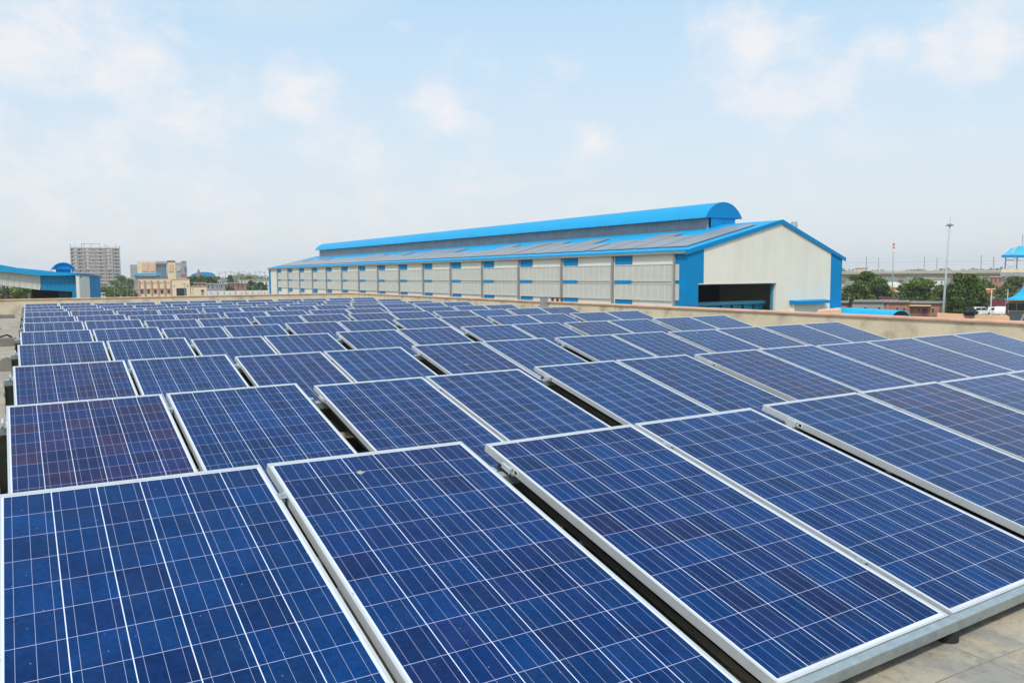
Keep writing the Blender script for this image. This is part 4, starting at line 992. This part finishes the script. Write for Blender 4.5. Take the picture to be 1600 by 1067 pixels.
# light mast and sign pole
q = at(1484, 352, 92); h = q[2] - GZ; t_ = thing('light_mast', 'very tall tapered grey light mast rising above the peach annex', 'light mast', (q[0], q[1], GZ))
sh = at(1472.0, 488, 92); lean = (sh - q) * [1, 1, 0]
MB().tube([(lean[0], lean[1], 0), (lean[0] * .5, lean[1] * .5, h * .5), (0, 0, h)], .15, 12, .095).build('pole', plain('pale_mast', (.40, .44, .46), .7, .0), t_, smooth=True)
m = MB().tube([(0, 0, h), (0, 0, h + .12), (0, 0, h + .14)], .26, 14); 
for k in range(6): a = k * 1.047; m.box(math.cos(a) * .28 - .08, math.sin(a) * .28 - .08, h - .10, math.cos(a) * .28 + .08, math.sin(a) * .28 + .08, h + .05)
m.build('lamp_ring', MASTM, t_); MB().tube([(.05, 0, h + .15), (.08, 0, h + 1.0)], .02, 5).build('lightning_rod', MASTM, t_)
q = at(1396.5, 378, 175); h = q[2] - GZ; t_ = thing('sign_pole', 'pale pole carrying a narrow red and white upright sign', 'sign pole', (q[0], q[1], GZ))
MB().tube([(0, 0, 0), (0, 0, h - 2.1)], .15, 10, .10).build('pole', MASTM, t_, smooth=True)
aa = math.atan2(LH[1], LH[0]); sb = MB().box(-.26, -.12, h - 2.1, .26, .12, h).build('sign_board', WHITE, t_); sb.rotation_euler = (0, 0, aa)
m = MB().prism([(-.2, -.125, h - .3), (.2, -.125, h - .3), (.2, -.125, h - .8), (-.2, -.125, h - .8)], (0, -.02, 0)); m.prism([(-.2, -.125, h - 1.0), (.2, -.125, h - 1.0), (.2, -.125, h - 1.5), (-.2, -.125, h - 1.5)], (0, -.02, 0)); r_ = m.build('red_panel', REDW, t_); r_.rotation_euler = (0, 0, aa)
MB().tube([(0, 0, h), (0, 0, h + .8)], .02, 5).build('rod', MASTM, t_)
for px, tp, d, lab in [(1549.5, 452, 118, 'thin pale lamp post standing before the parked white cars'), (1575, 453, 112, 'short pale lamp post beside the tensile canopy')]:
    q = at(px, tp, d); t_ = thing('lamp_post', lab, 'lamp post', (q[0], q[1], GZ)); h = q[2] - GZ; MB().tube([(0, 0, 0), (0, 0, h)], .07, 8, .05).build('pole', WHITE, t_); MB().box(-.5, -.06, h, .1, .06, h + .08).build('lamp_head', SLABM, t_)

# orange canopies of a filling station behind the trees
for (x0, x1, d, lab) in [(1392, 1424, 230, 'orange fronted canopy between the two round trees'), (1532, 1566, 235, 'orange fronted canopy above the dark gate by the cars')]:
    F = Facade('forecourt_canopy', lab, 'canopy', (x0 + x1) / 2, d, group='orange fronted canopies under the viaduct')
    yy = 449 if x0 < 1500 else 452.8
    F.rect(x0, yy, x1, yy + 5, 0, 8, 'fascia', ORANGE); F.rect(x0, yy - 1.2, x1, yy - .05, -.05, 8.1, 'roof_edge', CREAMY)
    for px in (x0 + 4, x1 - 4): F.rect(px - .8, yy + 5.05, px + .8, 0, 3, 3.4, 'post', WHITE, down=True)
# pale houses and domes behind
for (x0, y0, x1, d, mt, lab) in [(1384, 442, 1399, 270, WHITEW, 'white house with pinkish roof left of the viaduct pier'), (1419, 436, 1448, 300, CREAMY, 'cream house partly hidden behind the rounded tree'),
                                 (1450, 436.5, 1476, 310, WHITEW, 'pale white house below the viaduct, left of the light mast'), (1512, 434, 1532, 300, GREYWALL, 'pale bluish building under the viaduct behind the shadowy tree'),
                                 (1546, 433.5, 1566, 290, BRICKF, 'pinkish brick house below the viaduct beside the station'), (1336, 419.5, 1356, 420, CREAMY, 'pale building whose flat roof shows above the broad dark tree')]:
    F = Facade('far_house', lab, 'house', (x0 + x1) / 2, d, group='pale houses behind the viaduct')
    F.rect(x0, y0, x1, 0, 0, 8, 'wall', mt, down=True); F.rect(x0 - .5, y0 - 1.0, x1 + .5, y0 - .05, -.4, 8.4, 'roof', SLABM)
    for i in range(3): px = x0 + (x1 - x0) * (i + .5) / 3; F.rect(px - 1, y0 + 3, px + 1, y0 + 6.5, -.12, -.02, 'window', WINDOW)
F = Facade('domed_hall', 'white domed hall partly seen beside the viaduct pier', 'building', 1396, 265)
x, z = F.xz(1396, 441); prof = [(2.6, z * .55), (2.6, z * .72), (2.3, z * .85), (1.6, z * .95), (.6, z * .995), (.05, z)]; m = MB()
for (r0, a0_), (r1, a1_) in zip([(2.6, 0)] + prof, prof): m.tube([(x, 3, a0_), (x, 3, a1_ - .003)], r0, 14, r1)
m.build('dome', WHITEW, F.root, smooth=True)

# dark gate behind the cars, kiosk under a tensile canopy
F = Facade('dark_gate', 'dark maroon sheet gate behind the parked white cars', 'gate', 1556, 150)
F.rect(1540, 468.5, 1571, 0, 0, .15, 'panel', MAROON, down=True); F.rect(1539, 467.6, 1572, 468.4, -.08, .2, 'top_rail', POST)
F = Facade('kiosk', 'brick kiosk with glazed front under the light blue tensile canopy', 'kiosk', 1600, 104)
F.rect(1571, 470, 1660, 473.2, 0, 3, 'brick_band', BRICK); F.rect(1571.5, 473.3, 1576, 0, 0, .5, 'brick_pillar', BRICK, down=True); F.rect(1576.2, 473.3, 1660, 486, .3, .36, 'shop_glass', WINDOW)
F.rect(1576, 486.1, 1660, 0, .2, .5, 'plinth', GREYWALL, down=True); F.rect(1588, 473.3, 1589.5, 486, .2, .28, 'mullion', SLABM)
F = Facade('tensile_canopy', 'light blue tent shaped tensile canopy at the right edge', 'canopy', 1620, 100)
pts = [(1566, 468.2), (1576, 466.3), (1584, 463), (1592, 456), (1599, 447), (1606, 438), (1612, 428), (1618, 428), (1630, 445), (1650, 462), (1672, 468)]
a_ = [F.xz(*p_) for p_ in pts]; ap = F.xz(1615, 428)
m = MB(); n = 24; rows = []
prof = [(abs(x - ap[0]), z) for x, z in a_[:7]]
vs = []
for (r_, z) in prof:
    for k in range(n): a = 2 * math.pi * k / n; vs.append((ap[0] + r_ * math.cos(a), 2 + r_ * math.sin(a) * .8, z))
fs = [(i * n + k, i * n + (k + 1) % n, (i + 1) * n + (k + 1) % n, (i + 1) * n + k) for i in range(len(prof) - 1) for k in range(n)]
m.add(vs, fs); c = m.build('membrane', CANOPY, F.root, smooth=True); so = c.modifiers.new('thick', 'SOLIDIFY'); so.thickness = .05
MB().tube([(ap[0], 2, 0), (ap[0], 2, ap[1] + .5)], .12, 8).build('centre_pole', MASTM, F.root)
F.poly([(1584, 520), (1600, 487), (1603, 487), (1588, 520)], -6, -5.8, 'ramp_rail', GREYWALL)

# parked white cars
def make_car():
    o = thing('parked_car', 'x', 'car')
    side = [(-2.0, .35), (2.0, .35), (2.02, .75), (1.9, .92), (1.15, .98), (.55, 1.46), (-1.2, 1.50), (-1.85, 1.05), (-2.02, .8)]
    body = MB().prism([(x, -.82, z) for x, z in side], (0, 1.64, 0)).build('body', WHITE, o); bv = body.modifiers.new('bevel', 'BEVEL'); bv.width = .08; bv.segments = 3
    kids = [body]
    for s in (-1, 1):
        y = s * .83
        kids.append(MB().prism([(-1.5, y, 1.02), (-.35, y, 1.02), (-.35, y, 1.40), (-1.15, y, 1.40)], (0, s * .01, 0)).build('side_window', CARGLASS, o))
        kids.append(MB().prism([(-.25, y, 1.02), (.9, y, 1.02), (.5, y, 1.38), (-.25, y, 1.40)], (0, s * .01, 0)).build('side_window', CARGLASS, o))
        for x in (-1.25, 1.3):
            wv = MB().tube([(x, s * .66, .32), (x, s * .86, .32)], .32, 16).build('wheel', TYRE, o)
            hb = MB().tube([(x, s * .862, .32), (x, s * .875, .32)], .19, 12).build('rim', GALV, wv); KIDS[wv.name] = [hb]; kids.append(wv)
    kids.append(MB().prism([(1.13, -.7, 1.02), (1.13, .7, 1.02), (.60, .62, 1.43), (.60, -.62, 1.43)], (.03, 0, .02)).build('windscreen', CARGLASS, o))
    for s in (-1, 1): kids.append(MB().box(1.96, s * .62 - .15, .68, 2.05, s * .62 + .15, .82).build('headlight', SLABM, o))
    KIDS[o.name] = kids; return o
car = make_car()
base_a = math.atan2(LH[1], LH[0])
for i, (px, d, rz, lab) in enumerate([(1529, 124, .25, 'white hatchback parked by the gate, left of the thin lamp post'), (1554, 130, .1, 'white hatchback parked behind the thin lamp post'), (1566, 122, .9, 'white hatchback parked at an angle next to the brick kiosk')]):
    o = car if i == 0 else copy_tree(car)
    q = at(px, 480, d); o.location = (q[0], q[1], at(px, 494.5, d)[2] if i == 0 else at(px, 494, d)[2]); o.rotation_euler = (0, 0, base_a + rz); tag(o, lab, 'car', 'white cars parked by the gate')
# the yard they stand on
q = at(1545, 480, 127); zc = at(1529, 494.5, 124)[2]
tag(MB().box(q[0] - 14, q[1] - 12, GZ + .004, q[0] + 14, q[1] + 12, min(zc, at(1554, 494, 130)[2], at(1566, 494, 122)[2]) - .0).build('car_park', CONCRETE), kind='structure')

# ------------------------------------------------------------------ air
HAZE = True
if HAZE:
    hm = bpy.data.materials.new('haze'); hm.use_nodes = True; ht = NT(hm.node_tree); ht.n.clear()
    ho = ht.new('ShaderNodeOutputMaterial'); hv = ht.new('ShaderNodeVolumePrincipled')
    hv.inputs['Color'].default_value = (.86, .90, .95, 1); hv.inputs['Density'].default_value = 0.00028; hv.inputs['Anisotropy'].default_value = 0.0
    ht.l.new(hv.outputs[0], ho.inputs['Volume'])
    o = MB().box(-1500, -300, GZ - 1, 2200, 2200, 40).build('haze', hm); tag(o, kind='stuff'); o['label'] = 'thin pale haze in the air over the town'; o['category'] = 'haze'
